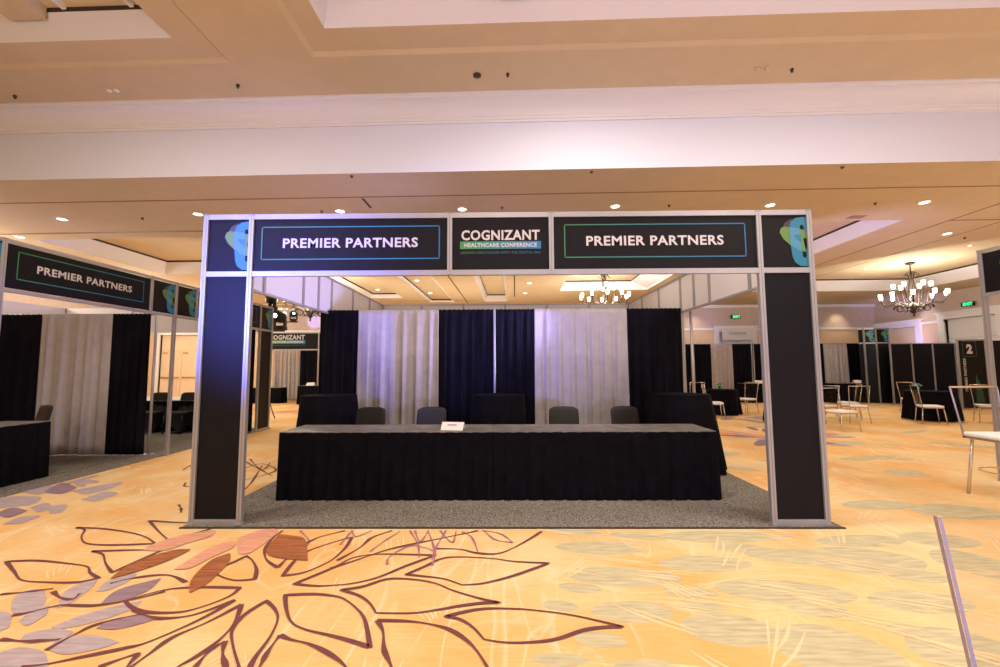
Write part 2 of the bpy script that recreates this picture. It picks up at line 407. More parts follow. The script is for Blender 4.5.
def double_door(name, cx, cy, wid, hgt, face, bars=True, fill='doorw'):
    """face: direction the door looks ('-y' or '-x')"""
    root = bpy.data.objects.new(name, None); COL.objects.link(root); root.location = (cx, cy, 0)
    root.rotation_euler.z = 0 if face == '-y' else -pi/2
    root['kind'] = 'structure'
    f = MB(); t = .24
    f.box(-wid/2-t, -wid/2, -.07, .15, 0, hgt, 'trim'); f.box(wid/2, wid/2+t, -.07, .15, 0, hgt, 'trim')
    f.box(-wid/2-t, wid/2+t, -.09, .15, hgt, hgt+t, 'trim'); f.box(-wid/2-t-.05, wid/2+t+.05, -.12, .0, hgt+t, hgt+t+.06, 'trim')
    f.build('door_frame', root)
    f = MB(); f.box(-wid/2, wid/2, .1, .15, hgt-.75, hgt, fill); f.build('transom', root)
    for sx in (-1, 1):
        l = MB(); x0, x1 = sorted((sx*.01, sx*(wid/2-.01)))
        l.box(x0, x1, .08, .13, .01, hgt-.76, fill)
        for z0, z1 in ((.25, .95), (1.2, hgt-1.0)):
            l.box(x0+.14, x1-.14, .07, .08, z0, z1, fill)
        leaf = l.build('door_leaf', root)
        if bars:
            h = MB(); h.box(x0+.08, x1-.08, .0, .03, 1.03, 1.09, 'brass')
            h.box(x0+.08, x0+.14, .03, .08, 1.02, 1.10, 'brass'); h.box(x1-.14, x1-.08, .03, .08, 1.02, 1.10, 'brass')
            h.build('push_bar', leaf)
            h = MB(); h.box(x0+.1, x0+.3, .02, .08, hgt-.9, hgt-.83, 'brass'); h.build('door_closer', leaf)
    return root
double_door('door_1', -15.6, WY, 2.0, 3.1, '-y')
double_door('door_2', 10.97, WY, 1.55, 3.1, '-y', False, 'trim')
double_door('door_3', WX1, 15.1, 1.8, 3.15, '-x', False)
double_door('door_4', WX1, 12.1, 1.8, 3.3, '-x', False, 'trim')

# ------------------------------------------------------------------ carpet floor
R_ = Matrix.Rotation(.0122, 3, 'Z') @ Matrix.Rotation(.0805, 3, 'X') @ Matrix.Rotation(.0043, 3, 'Y')
def fl(x, y):     # survey of the carpet pattern: a photo reading turned into metres on the floor
    d = R_ @ Vector(((x-500)/F_PX, 1, (333.5-y)/F_PX)); t = -CAM[2]/d.z
    return (CAM[0]+d.x*t, CAM[1]+d.y*t)
def smooth_closed(P, corners=(), n=6, closed=True):
    N = len(P); out = []
    rng = range(N) if closed else range(N-1)
    for i in rng:
        p0 = P[i-1] if (closed or i > 0) else P[i]; p1 = P[i]; p2 = P[(i+1) % N]; p3 = P[(i+2) % N] if (closed or i+2 < N) else p2
        if i in corners: p0 = p1
        if (i+1) % N in corners: p3 = p2
        for k in range(n):
            t = k/n; o = []
            for a in range(2):
                o.append(.5*(2*p1[a] + (p2[a]-p0[a])*t + (2*p0[a]-5*p1[a]+4*p2[a]-p3[a])*t*t + (3*p1[a]-p0[a]-3*p2[a]+p3[a])*t**3))
            out.append(tuple(o))
    if not closed: out.append(tuple(P[-1]))
    return out
fm = MB()
fm.add([(-18.3, -14.2, 0), (18, -14.2, 0), (18, 16.5, 0), (-18.3, 16.5, 0)], [(0, 1, 2, 3)], 'carpet')
LAY = {}
def layer(kind, pts, base, step=.00012, pad=.01):
    """lowest layer of this kind in which these points' box touches no other: nothing is coplanar where it crosses"""
    x0, x1 = min(p[0] for p in pts)-pad, max(p[0] for p in pts)+pad; y0, y1 = min(p[1] for p in pts)-pad, max(p[1] for p in pts)+pad
    L = LAY.setdefault(kind, []); k = 0
    while any(q[0] == k and q[1] < x1 and q[2] > x0 and q[3] < y1 and q[4] > y0 for q in L): k += 1
    L.append((k, x0, x1, y0, y1)); return base + step*k
def patch(P, m, z=None, corners=(0,), raw=False):
    Q = P if raw else [fl(*p) for p in P]
    Q = smooth_closed(Q, corners, 5)
    zz = layer('p' + m, Q, {'in_green': .0004, 'in_cream': .0004, 'in_grey': .0034, 'in_mauve': .0046, 'in_rose': .0064, 'in_rust': .0072}[m], .00012)
    bm = bmesh.new(); vs = [bm.verts.new((x, y, zz)) for x, y in Q]
    ed = [bm.edges.new((vs[i], vs[(i+1) % len(vs)])) for i in range(len(vs))]
    bmesh.ops.triangle_fill(bm, use_beauty=True, edges=ed); bm.normal_update()
    bm.verts.index_update()
    fs = []
    for f in bm.faces:
        k = [v.index for v in f.verts]
        if f.normal.z < 0: k.reverse()
        fs.append(k)
    fm.add([v.co[:] for v in bm.verts], fs, m); bm.free()
def ribbon(P, m='in_line', wd=.02, z=None, corners=(0,), closed=True, raw=False):
    Q = P if raw else [fl(*p) for p in P]
    Q = [Vector(q) for q in smooth_closed(Q, corners, 6, closed)]
    zz = layer('r', Q, .0052, .00006); n = len(Q); vs = []
    for i, q in enumerate(Q):
        if closed: t = Q[(i+1) % n] - Q[i-1]
        else: t = Q[min(i+1, n-1)] - Q[max(i-1, 0)]
        if t.length < 1e-6: t = Vector((1, 0))
        t.normalize(); nn = Vector((-t.y, t.x)); ww = wd*(.5 + .22*sin(i/n*2*pi*2 + 1))
        vs += [(*(q+nn*ww), zz), (*(q-nn*ww), zz)]
    fs = []
    for i in range(n if closed else n-1):
        j = (i+1) % n; fs.append((2*i, 2*i+1, 2*j+1, 2*j))
    fm.add(vs, fs, m)
# sage green lens patches
greens = [(600,548,45,7),(622,577,60,10),(705,564,48,8),(785,592,68,13),(632,612,42,11),(730,630,48,17),(850,662,60,38),
          (922,602,52,12),(992,665,60,38),(862,561,62,14),(978,565,34,16),(792,556,46,8),(715,537,58,6),(862,541,48,6),
          (940,540,36,8),(650,668,36,9),(960,512,46,8),(880,505,40,5),(905,630,22,6),(560,660,30,7)]
for i, (x, y, rx, ry) in enumerate(greens):
    a = fl(x-rx, y); b2 = fl(x+rx, y); t = fl(x, y-ry); u = fl(x, min(y+ry, 690))
    cx, cyy = (a[0]+b2[0])/2, (t[1]+u[1])/2; hx, hy = (b2[0]-a[0])/2, (t[1]-u[1])/2
    tilt = random.uniform(-.12, .12); P = []
    for k in range(14):
        th = 2*pi*k/14; e = abs(sin(th))**1.25 * (1 if sin(th) > 0 else -1)
        px, py = hx*cos(th), hy*e; P.append((cx+px*cos(tilt)-py*sin(tilt), cyy+px*sin(tilt)+py*cos(tilt)))
    patch(P, 'in_green', .0004+.00005*(i % 6), corners=(0, 7), raw=True)
for k in range(46):     # sage patches of the repeat further right and beyond
    cx, cyy = random.uniform(3.4, 16), random.uniform(1.0, 9)
    hx, hy = random.uniform(.25, .5), random.uniform(.07, .16); tilt = random.uniform(-.5, .5); P = []
    for j in range(12):
        th = 2*pi*j/12; px, py = hx*cos(th), hy*sin(th); P.append((cx+px*cos(tilt)-py*sin(tilt), cyy+px*sin(tilt)+py*cos(tilt)))
    patch(P, 'in_green', .0004, corners=(0, 6), raw=True)
for (x, y, rx, ry) in [(575,532,26,4),(640,536,30,4),(740,548,26,5),(690,592,26,6),(580,588,22,5),(700,606,24,6),(820,610,28,8),(760,536,30,4),(915,575,30,8),(560,606,18,5),(600,640,26,8),(935,640,20,9)]:
    a = fl(x-rx, y); b2 = fl(x+rx, y); t = fl(x, y-ry); u = fl(x, y+ry); P = []
    cx, cyy, hx, hy = (a[0]+b2[0])/2, (t[1]+u[1])/2, (b2[0]-a[0])/2, (t[1]-u[1])/2
    for k in range(12):
        th = 2*pi*k/12; P.append((cx+hx*cos(th), cyy+hy*sin(th)+hx*cos(th)*-.12))
    patch(P, 'in_green', corners=(0, 6), raw=True)
# cream brush strokes
rs = random.Random(3)
def stroke(x, y, a, l, bend, wd):
    dx, dy = cos(a)*l/2, sin(a)*l/2
    pts = [(x-dx, y-dy), (x-dy*bend, y+dx*bend), (x+dx, y+dy)]
    Q = [Vector(q) for q in smooth_closed(pts, (0,), 5, False)]; n2 = len(Q); vs = []
    zz = layer('s', Q, .0012, .00008)
    for i, q in enumerate(Q):
        t = (Q[min(i+1, n2-1)] - Q[max(i-1, 0)]).normalized(); nn = Vector((-t.y, t.x)); ww = wd*sin(pi*(i+.4)/(n2-.2))*.5
        vs += [(*(q+nn*ww), zz), (*(q-nn*ww), zz)]
    fm.add(vs, [(2*i, 2*i+1, 2*i+3, 2*i+2) for i in range(n2-1)], 'in_cream')
def bunches(n, x0, x1, y0, y1, l0, l1, wd, angs=(-.55, -.35, .9, -.8)):
    for k in range(n):
        x, y = rs.uniform(x0, x1), rs.uniform(y0, y1); a = rs.choice(angs) + rs.uniform(-.2, .2); l = rs.uniform(l0, l1)
        c_ = rs.randint(2, 5); sp = rs.uniform(.025, .05)
        for j in range(c_):
            o_ = (j-c_/2)*sp; sh = rs.uniform(-.2, .2)*l
            stroke(x - sin(a)*o_ + cos(a)*sh, y + cos(a)*o_ + sin(a)*sh, a + (j-c_/2)*rs.uniform(.0, .12), l*rs.uniform(.6, 1), rs.uniform(-.08, .08), wd*rs.uniform(.6, 1.2))
bunches(60, .4, 4.4, -2.6, -.1, .3, .8, .020, (-.55, -.35, -.45, -.3, .9, -.8))
bunches(22, -3.4, .3, -2.6, -.1, .12, .35, .012, (1.3, 1.8, .9, 2.2))
bunches(26, 3.3, 9, 0, 4.5, .3, .9, .03)
bunches(20, -5.6, -3.1, -.2, 3.5, .2, .5, .03)
# mauve / grey leaves
leaves_grey = [
 [(11,607.5),(15.5,596.6),(34,589),(45,592),(45,603),(28,612),(14,613.7)],
 [(57.5,609),(65,592),(96,578),(93,587),(74.5,601)],
 [(96,592),(108.7,581),(136.6,574),(127,582.7),(108.7,590.4)],
 [(51,627.7),(84,615),(118,606),(143,601),(130,610.6),(93,623),(62,629)],
 [(46.6,649.4),(62,638.6),(93,635.5),(119.6,642.6),(99,649.4),(65,655)],
 [(18.6,641.7),(28,634),(56,629),(74.5,632.4),(59,640),(31,643.9)],
 [(-8,656),(18.6,648),(43.5,652.5),(48,667),(40,690),(-10,690)],
 [(-15,618),(0,612),(11,615),(9,627.7),(-3,632),(-18,630)],
 [(18.6,621.5),(34,609),(48,606),(46.6,615),(28,626)],
 [(3,525),(18.6,517.5),(40,516),(21.7,523.7)],
 [(46.6,506.6),(67,505),(62,512),(50,514)],
 [(71,491),(121,482),(110,489),(85,495)],
 [(0,497),(40,497),(31,505),(0,508)],
 [(20,492),(45,486),(60,488),(38,495)],[(80,500),(105,492),(118,494),(95,502)],[(30,508),(46,503),(52,508),(38,513)]]
leaves_mauve = [
 [(99,606),(118,590.4),(161.5,578.6),(149,590.4),(124,601)],
 [(96,629),(111.8,620),(136.6,616),(158,617.8),(140,624.6),(115,630)],
 [(43.5,492.6),(62,483),(77.6,488),(62,494)], [(-5,514),(12,508),(28,511),(8,518)]]
for i, P in enumerate(leaves_grey): patch(P, 'in_grey', .0014+.0001*(i % 5), corners=(0, 3))
for i, P in enumerate(leaves_mauve): patch(P, 'in_mauve', .0020+.0001*i, corners=(0, 2))
for i, P in enumerate([
 [(143,551),(150,546),(175,537.5),(213.8,531),(210,537.5),(187.5,543.8),(165,551)],
 [(173.8,570),(190,560),(215,546),(235,542.6),(232.6,548.8),(212.6,557.6),(190,568.8)],
 [(237.6,538.8),(260,531),(277.7,530),(270,540),(250,553.8),(238.9,553.8)]]): patch(P, 'in_rose', .0036+.0001*i, corners=(0, 4))
for i, P in enumerate([
 [(110,579.6),(124,568.7),(149,557.8),(174,550.7),(191,550),(180,556),(161.5,564),(133.5,573.4)],
 [(230,553.8),(212.6,560),(197.6,572.6),(190.5,582.6),(189.5,593.9),(207.6,583.9),(222.6,570),(230,561)],
 [(279,535),(267.6,547.6),(267.6,555),(280,558.8),(307.7,561.3),(305,540),(290,536)]]): patch(P, 'in_rust', .0040+.0001*i, corners=(0, 4))
# plum outlines of the great flower
closed = [
 ([(285,595.6),(312.7,594.6),(330,596),(343,599),(356.5,609),(365,621),(370,648),(352,642),(330,636),(305,630),(291.5,622.7),(286.5,610)],(0,6)),
 ([(266.4,601.4),(245,615),(232.6,630),(232.6,645),(239,668),(244,690),(250,668),(256,657),(270,637.7),(277.7,620),(275,610)],(0,5)),
 ([(240,588.4),(210,587.6),(175,589),(150,594),(125,602),(133.5,609),(150,613),(180,612.6),(205,606.4),(230,596.4)],(0,4)),
 ([(255,579.6),(256.4,570),(252.6,561.3),(246.4,556.3),(235,562),(215,572),(232.6,580.5)],(0,3)),
 ([(282.7,576.3),(295,561),(309,551),(337.7,541.3),(352,537.6),(347.7,545),(342.7,551),(330,561.5),(305,572.6)],(0,4)),
 ([(294,584.4),(320,573.8),(337.7,566),(352,558.5),(372,555),(396,554.6),(435.7,555.7),(407,566),(378.5,577.7),(352,584),(330,586),(315,586.4)],(0,6)),
 ([(406,575),(424.7,567),(442,559),(462,557.4),(493,559),(515,562),(549,563.6),(532.7,569.6),(508.5,577.7),(482,584),(462,585.4),(444.5,579.5),(422.5,576.6)],(0,6,10)),
 ([(341,590.5),(363,587),(388,579.5),(413.7,580),(435.7,584),(453,591),(480,599),(499.6,603.3),(482,603.7),(460,606.5),(440,610),(413.7,613.6),(376,613.6),(369.6,603.7),(358.6,596)],(0,7,12)),
 ([(445.6,617),(462,613),(478,610),(495,609),(526,610),(565.7,614.7),(596.6,621),(623,627.5),(603,628),(583,631),(557,639.6),(530.5,643),(504,643),(484,640),(473,628),(460,620)],(0,7,13)),
 ([(6.2,561.9),(37,561),(68,564),(87,567),(90,573),(98.6,578.6),(77.6,582.7),(46.6,582.7),(21.7,580.5),(14,571.8)],(0,5)),
 ([(76,528),(102.5,529),(130.4,533),(146,537.6),(155,543.9),(143,544.5),(111.8,545.4),(87,543.9),(81.4,537.6),(84.5,530)],(0,4)),
 ([(91.6,551.6),(124,550.7),(149,550),(168,548),(150,556),(112,573),(105.6,564),(102.5,554.7)],(0,3,5)),
 ([(149,521),(174,522.7),(205,524),(215,528),(190,535),(167.7,540),(158.4,531.4)],(0,3,5)),
]
opened = [
 [(241.4,605),(207.6,622.7),(172.5,638),(150,654),(125,672)], [(241.4,605),(235,622.7),(220,640),(197.6,656.4),(177.5,668),(165,680)],
 [(235,600.6),(195,615),(165,619),(148,617),(133,611)], [(235,600.6),(200,620),(150,642),(124,649),(80,658),(46,665),(20,668)],
 [(245,690),(260,667),(267.6,652.7),(280,635.7)], [(280,635.7),(290,640),(310,645),(330,655),(345,667),(360,690)],
 [(195,668),(210,651),(225,642)], [(225,642),(222.6,655),(226,668),(230,690)],
 [(377,621),(407,621.8),(429,624.6),(449,630),(466.6,641),(480,656),(500,690)], [(377,621),(383,632),(384,650),(389.5,663),(400,690)],
 [(541.5,532),(521.7,544),(499.6,553.7),(477.6,553.5),(460,549.7),(436,549)],
 [(277.7,568),(266.4,560),(265,550),(272.7,538.8),(282.7,531)], [(277.7,568),(286,560),(300,548),(318,538),(345,531)],
 [(330,569),(352,562),(385,551),(410,545),(445,538),(478,531)], [(337,561),(360,548),(372,538),(392,531)],
 [(0,595),(31,592),(53,589)], [(53,592),(60,598),(72,600),(80,594)], [(186,582.7),(167.7,575.5),(136.6,578),(110,584)],
 [(12,616),(30,613),(60,606),(95,606),(133,600),(165,592)], [(46,651),(75,635),(100,624),(150,613)],
 [(178.6,505),(181,509),(181,513)], [(186,483),(184,486),(190,487)], [(0,640),(30,642),(60,640)],
 [(98,668),(120,660),(137,655),(130,664),(118,680)],
]
for P, cn in closed: ribbon(P, corners=cn, wd=.021)
for P in opened: ribbon(P, closed=False, wd=.021)
for P in [[(370,552),(385,541),(400,532)],[(387,565),(390,557),(412,546),(436,552)],[(415,531),(420,542),(428,532)],[(410,531),(418,545),(419,558)],
          [(432,566),(435,552),(428,531)],[(440,531),(452,543),(456,532)],[(462,532),(472,538),(478,553)],[(482,531),(500,534),(513,543)],
          [(513,543),(495,540),(484,531)],[(352,531),(356,537),(372,531)],[(446,531),(436,548),(432,560)],[(340,545),(352,531)],[(300,531),(309,541),(305,548)]]:
    ribbon(P, 'in_purple', .014, closed=False)
# the flower of the repeat behind the left column and at the far right of the booth
for P in [[(183,470),(190,466),(200,462)],[(246,468),(262,464),(276,470),(262,476),(246,480)],[(244,490),(252,482),(262,466)],[(250,459),(258,468),(272,476)],[(246,462),(262,470),(270,463)]]:
    ribbon(P, 'in_line', .02, closed=False)
rl = random.Random(11)
def cluster(cx, cyy, n, r, ms):
    for k in range(n):
        a = rl.uniform(0, 2*pi); d = rl.uniform(.25, 1)*r; l = rl.uniform(.25, .5)*r; h = l*rl.uniform(.2, .35)
        x, y = cx+d*cos(a), cyy+d*sin(a); P = []
        for j in range(8):
            th = 2*pi*j/8; px, py = l*cos(th), h*sin(th); P.append((x+px*cos(a)-py*sin(a), y+px*sin(a)+py*cos(a)))
        patch(P, rl.choice(ms), .0010+.0001*k, corners=(0, 4), raw=True)
cluster(5.6, 5.0, 16, 1.3, ['in_grey', 'in_rose', 'in_mauve'])
cluster(6.6, 8.5, 12, 1.5, ['in_grey', 'in_rose', 'in_cream'])
cluster(-8.0, 10.2, 14, 1.6, ['in_grey', 'in_mauve', 'in_rose'])
cluster(-5.6, 1.6, 6, .5, ['in_grey'])
fm.build('floor', kind='structure')

# ------------------------------------------------------------------ grey booth carpets
def carpet_slab(name, x0, x1, y0, y1, label, seams=()):
    mb = MB(); mb.rbox(x0, x1, y0, y1, .0002, .012, 'grey_carpet', .004, 1)
    o = mb.build(name); tag(o, label, 'carpet')
    if seams:
        s = MB()
        for a in seams: s.box(*a, .0122, .0132, 'carpet_edge')
        s.build('taped_seam', o)
    return o
s = carpet_slab('booth_carpet', -2.95, 3.10, -.05, 6.0, 'mottled grey carpet laid under the central booth')
e = MB(); e.box(-2.96, 3.11, -.075, -.052, .0002, .011, 'carpet_edge'); e.build('carpet_edging', s)
carpet_slab('booth_carpet', -10.9, -5.74, -3.0, 3.42, 'grey carpet of the left booth with a dark seam near its edge', ((-6.22, -6.20, -2.9, 3.4),))
carpet_slab('booth_carpet', -10.9, -5.74, 3.45, 6.5, 'grey carpet behind the left drapes under the two covered chairs')

# ------------------------------------------------------------------ graphics
_txt = {}
def text_geo(body, bold=.0, spacing=1.0):
    k = (body, bold, spacing)
    if k in _txt: return _txt[k]
    cu = bpy.data.curves.new('t', 'FONT'); cu.body = body; cu.size = 1; cu.offset = bold; cu.space_character = spacing; cu.resolution_u = 3
    ob = bpy.data.objects.new('t', cu); COL.objects.link(ob)
    dg = bpy.context.evaluated_depsgraph_get(); me = ob.evaluated_get(dg).to_mesh()
    vs = [(v.co.x, v.co.y) for v in me.vertices]; fs = [list(p.vertices) for p in me.polygons]
    ob.evaluated_get(dg).to_mesh_clear(); bpy.data.objects.remove(ob); bpy.data.curves.remove(cu)
    x0, x1 = min(v[0] for v in vs), max(v[0] for v in vs); y0, y1 = min(v[1] for v in vs), max(v[1] for v in vs)
    vs = [((x-(x0+x1)/2)/(x1-x0), (y-(y0+y1)/2)/(y1-y0)) for x, y in vs]
    _txt[k] = (vs, fs); return _txt[k]
class Face:
    """a printed face: centre (x,y,z), horizontal direction u, outward normal n"""
    def __init__(s, c, u, n): s.c = Vector(c); s.u = Vector(u); s.n = Vector(n); s.w = Vector((0, 0, 1))
    def P(s, a, b, d): return tuple(s.c + s.u*a + s.w*b + s.n*d)
def flat(mb, F, vs, fs, m, d, run=None):
    pts = [F.P(a, b, d) for a, b in vs]; fl2 = []
    for f in fs:
        a, b_, c_ = [Vector(pts[i]) for i in f[:3]]
        fl2.append(f if (b_-a).cross(c_-a).dot(F.n) > 0 else f[::-1])
    mb.add(pts, fl2, m, run=run)
def put_text(mb, F, body, x, z, wd, ht, m, d, bold=.03, sp=1.05, run=False):
    vs, fs = text_geo(body, bold, sp)
    v2 = [(x+a*wd, z+b*ht) for a, b in vs]
    flat(mb, F, v2, fs, m, d, [max(.001, a+.5) for a, b in vs] if run else None)
def words(body, bold, sp):
    """the printed words one by one, split at the widest gap"""
    vs, fs = text_geo(body, bold, sp); xs = sorted(a for a, b_ in vs)
    g = max(range(len(xs)-1), key=lambda i: xs[i+1]-xs[i]); cut = (xs[g]+xs[g+1])/2
    for side in (0, 1):
        fk = [f for f in fs if (vs[f[0]][0] > cut) == bool(side)]; used = sorted({i for f in fk for i in f}); ix = {k: n for n, k in enumerate(used)}
        yield [vs[k] for k in used], [[ix[i] for i in f] for f in fk]
def quad(mb, F, x0, x1, z0, z1, m, d, run=None):
    flat(mb, F, [(x0, z0), (x1, z0), (x1, z1), (x0, z1)], [(0, 1, 2, 3)], m, d, run)
def border(mb, F, wd, ht, t=.012, m='grad_line', d=.003):
    x, z = wd/2, ht/2
    for (a, b_, c_, e_) in ((-x, x, z-t, z), (-x, x, -z, -z+t)): quad(mb, F, a, b_, c_, e_, m, d, [.001, 1, 1, .001])
    quad(mb, F, -x, -x+t, -z, z, m, d, [.001]*4); quad(mb, F, x-t, x, -z, z, m, d, [1.0]*4)
LOGO = [
 ('logo_dim', [(225,200),(255,152),(320,122),(300,195)], .002),
 ('logo_green', [(200,240),(213,205),(245,190),(440,225),(440,285),(398,292),(416,402),(360,400),(290,350),(230,295)], .0025),
 ('logo_blue', [(440,112),(400,110),(340,118),(300,150),(284,200),(288,330),(298,440),(318,490),(360,520),(420,525),(452,520),(452,398),(420,372),(418,440),(405,457),(388,445),(378,300),(374,190),(385,176),(400,178),(408,200),(412,240),(440,245)], .003),
 ('logo_light', [(287,195),(372,205),(375,262),(318,258),(325,285),(380,330),(384,402),(340,385),(289,345)], .0035)]
def logo(mb, F, scale=1.0):
    for m, P, d in LOGO:
        Q = [((x-236)/390*.44*scale, (315-y)/455*.535*scale) for x, y in P]
        bm = bmesh.new(); vs = [bm.verts.new((a, b_, 0)) for a, b_ in Q]
        ed = [bm.edges.new((vs[i], vs[(i+1) % len(vs)])) for i in range(len(vs))]
        bmesh.ops.triangle_fill(bm, use_beauty=True, edges=ed); bm.verts.index_update()
        flat(mb, F, [(v.co.x, v.co.y) for v in bm.verts], [[v.index for v in f.verts] for f in bm.faces], m, d); bm.free()

# ------------------------------------------------------------------ modular booth frames
H, HB, PW = 2.98, 2.36, .046
def post(root, x, y, z0=0, z1=H, foot=False):
    p = MB(); h = PW/2
    p.box(x-h, x+h, y-h, y+h, z0+.005, z1, 'alu')
    for sx, sy in ((0, -1), (0, 1), (-1, 0), (1, 0)):
        if sx: p.box(x+sx*h-.001, x+sx*h+.001, y-.004, y+.004, z0+.03, z1-.03, 'alud')
        else: p.box(x-.004, x+.004, y+sy*h-.001, y+sy*h+.001, z0+.03, z1-.03, 'alud')
    p.box(x-h-.003, x+h+.003, y-h-.003, y+h+.003, z1-.012, z1, 'alud')
    if foot: p.box(x-.032, x+.032, y-.032, y+.032, z0+.002, z0+.012, 'alu')
    return p.build('post', root)
def rail(root, p, q, z, hgt=.05, th=.04, name='rail'):
    r = MB(); P, Q = Vector(p), Vector(q); d = (Q-P).normalized(); n = Vector((-d.y, d.x)); P += d*PW/2; Q -= d*PW/2
    vs = []
    for zz in (z, z+hgt):
        for a, s_ in ((P, -1), (Q, -1), (Q, 1), (P, 1)): vs.append((a.x+n.x*s_*th/2, a.y+n.y*s_*th/2, zz))
    r.add(vs, [(3,2,1,0),(4,5,6,7),(0,1,5,4),(1,2,6,5),(2,3,7,6),(3,0,4,7)], 'alu')
    return r.build(name, root)
def panel(root, p, q, z0, z1, n, name='header_panel', back='white_panel', front='gfx'):
    """thin printed board; n = outward normal (graphics side)"""
    P, Q = Vector((*p, 0)), Vector((*q, 0)); nn = Vector(n); d = (Q-P).normalized(); P += d*PW/2; Q -= d*PW/2
    mb = MB()
    a = [P+nn*.004, Q+nn*.004, Q-nn*.004, P-nn*.004]
    vs = [(v.x, v.y, z) for z in (z0, z1) for v in a]
    mb.add(vs, [(0,1,5,4)], front)
    mb.add(vs, [(3,2,1,0),(4,5,6,7),(1,2,6,5),(2,3,7,6),(3,0,4,7)], back)
    o = mb.build(name, root); c_ = (P+Q)/2
    u = Vector((0, 0, 1)).cross(nn) 
    return o, Face((c_.x, c_.y, (z0+z1)/2), u, nn)
def premier(root, p, q, n):
    o, F = panel(root, p, q, HB+.05, H-.05, n)
    t = MB(); F = Face(F.P(0, .02, 0), F.u, F.n); border(t, F, 1.76, .335, .012, 'grad_line', .008); t.build('border_line', o)
    for vs, fs in words('PREMIER PARTNERS', .026, 1.08):
        t = MB(); flat(t, F, [(a*1.33, b*.098) for a, b in vs], fs, 'ink', .008); t.build('lettering', o)
def cogni(root, p, q, n, sc=1.0, dx=0, z0=HB+.05, z1=H-.05):
    o, F = panel(root, p, q, z0, z1, n)
    F = Face(F.P(0, .02*sc, 0), F.u, F.n)
    t = MB(); put_text(t, F, 'COGNIZANT', dx, .065*sc, .765*sc, .102*sc, 'ink', .008, .03, 1.08)
    t.build('lettering', o)
    t = MB(); quad(t, F, dx-.395*sc, dx+.395*sc, -.072*sc, .003*sc, 'grad', .008, [.001, 1, 1, .001]); bb = t.build('colour_bar', o)
    t = MB(); put_text(t, F, 'HEALTHCARE CONFERENCE', dx, -.034*sc, .71*sc, .042*sc, 'ink', .0095, .03, 1.08); t.build('lettering', o)
    t = MB(); put_text(t, F, 'LEADING HEALTHCARE INTO THE DIGITAL ERA', dx, -.108*sc, .78*sc, .026*sc, 'grad_dim', .008, .02, 1.05, True); t.build('lettering', o)
def logo_panel(root, p, q, n, dx=.03):
    o, F = panel(root, p, q, HB+.05, H-.05, n)
    t = MB(); F2 = Face(F.P(0, 0, 0), F.u, F.n); logo(t, Face(F.P(0, 0, .005), F.u, F.n)); t.build('logo', o)
def full_panel(root, p, q, n, z0=.06, z1=HB): return panel(root, p, q, z0, z1, n, 'column_panel', 'gfx')

# --- central booth
B = thing('exhibit_booth', 'central aluminium booth frame reading PREMIER PARTNERS twice around COGNIZANT', 'booth frame')
XS = [-2.895, -2.445, -.49, .50, 2.51, 2.995]
for i, x in enumerate(XS):
    post(B, x, 0, .012 if i in (0, 1, 4, 5) else HB, H, i in (0, 1, 4, 5))
for i in range(5):
    p, q = (XS[i], 0), (XS[i+1], 0)
    rail(B, p, q, H-.05); rail(B, p, q, HB)
    if i in (0, 4):
        logo_panel(B, p, q, (0, -1, 0)); full_panel(B, p, q, (0, -1, 0)); rail(B, p, q, .012)
    elif i == 2: cogni(B, p, q, (0, -1, 0))
    else: premier(B, p, q, (0, -1, 0))
YS = [0, 1.0, 2.0, 2.5, 3.0, 4.0, 5.0, 6.0]
for sx in (-1, 1):
    x = XS[0] if sx < 0 else XS[5]
    for i, y in enumerate(YS[1:]): post(B, x, y, .012 if y in (3.0, 6.0) else HB, H)
    for i in range(len(YS)-1):
        p, q = (x, YS[i]), (x, YS[i+1])
        rail(B, p, q, H-.03, .03); rail(B, p, q, HB, .03)
        panel(B, p, q, HB+.03, H-.03, (sx, 0, 0), 'side_header_panel')
bx_ = [XS[0], -1.95, -.95, .05, 1.05, 2.05, XS[5]]
for i in range(6):
    rail(B, (bx_[i], 6), (bx_[i+1], 6), H-.03, .03); rail(B, (bx_[i], 6), (bx_[i+1], 6), HB, .03)
    panel(B, (bx_[i], 6), (bx_[i+1], 6), HB+.03, H-.03, (0, 1, 0), 'back_header_panel')
    if i: post(B, bx_[i], 6, HB, H)

# --- left row
Lb = thing('exhibit_booth', 'left booth frame with PREMIER PARTNERS header seen at an angle', 'booth frame')
XL = -5.72
ys = [.15, .65, 2.70, 3.22, 3.72, 5.80, 6.30]
for y in ys: post(Lb, XL, y, .012 if y in (.65, 3.22, 5.80, 6.30) else HB, H, y == 3.22)
for i in range(6):
    p, q = (XL, ys[i]), (XL, ys[i+1])
    rail(Lb, p, q, H-.04, .04); rail(Lb, p, q, HB, .04)
    if i in (0, 2, 3, 5): logo_panel(Lb, p, q, (1, 0, 0))
    else: premier(Lb, p, q, (1, 0, 0))
full_panel(Lb, (XL, ys[5]), (XL, ys[6]), (1, 0, 0)); rail(Lb, (XL, ys[5]), (XL, ys[6]), .012, .04)
for y0, y1 in ((.65, 2.6), (2.6, 4.4), (4.4, 6.3)):
    panel(Lb, (-10.9, y0), (-10.9, y1), HB, H, (-1, 0, 0), 'back_header_panel'); post(Lb, -10.9, y1, .012 if y1 > 6 else HB, H)
for x0, x1 in ((-10.9, -9.2), (-9.2, -7.5), (-7.5, XL)):
    panel(Lb, (x0, 6.3), (x1, 6.3), HB, H, (0, 1, 0), 'side_header_panel')
    if x0 > -10: post(Lb, x0, 6.3, HB, H)

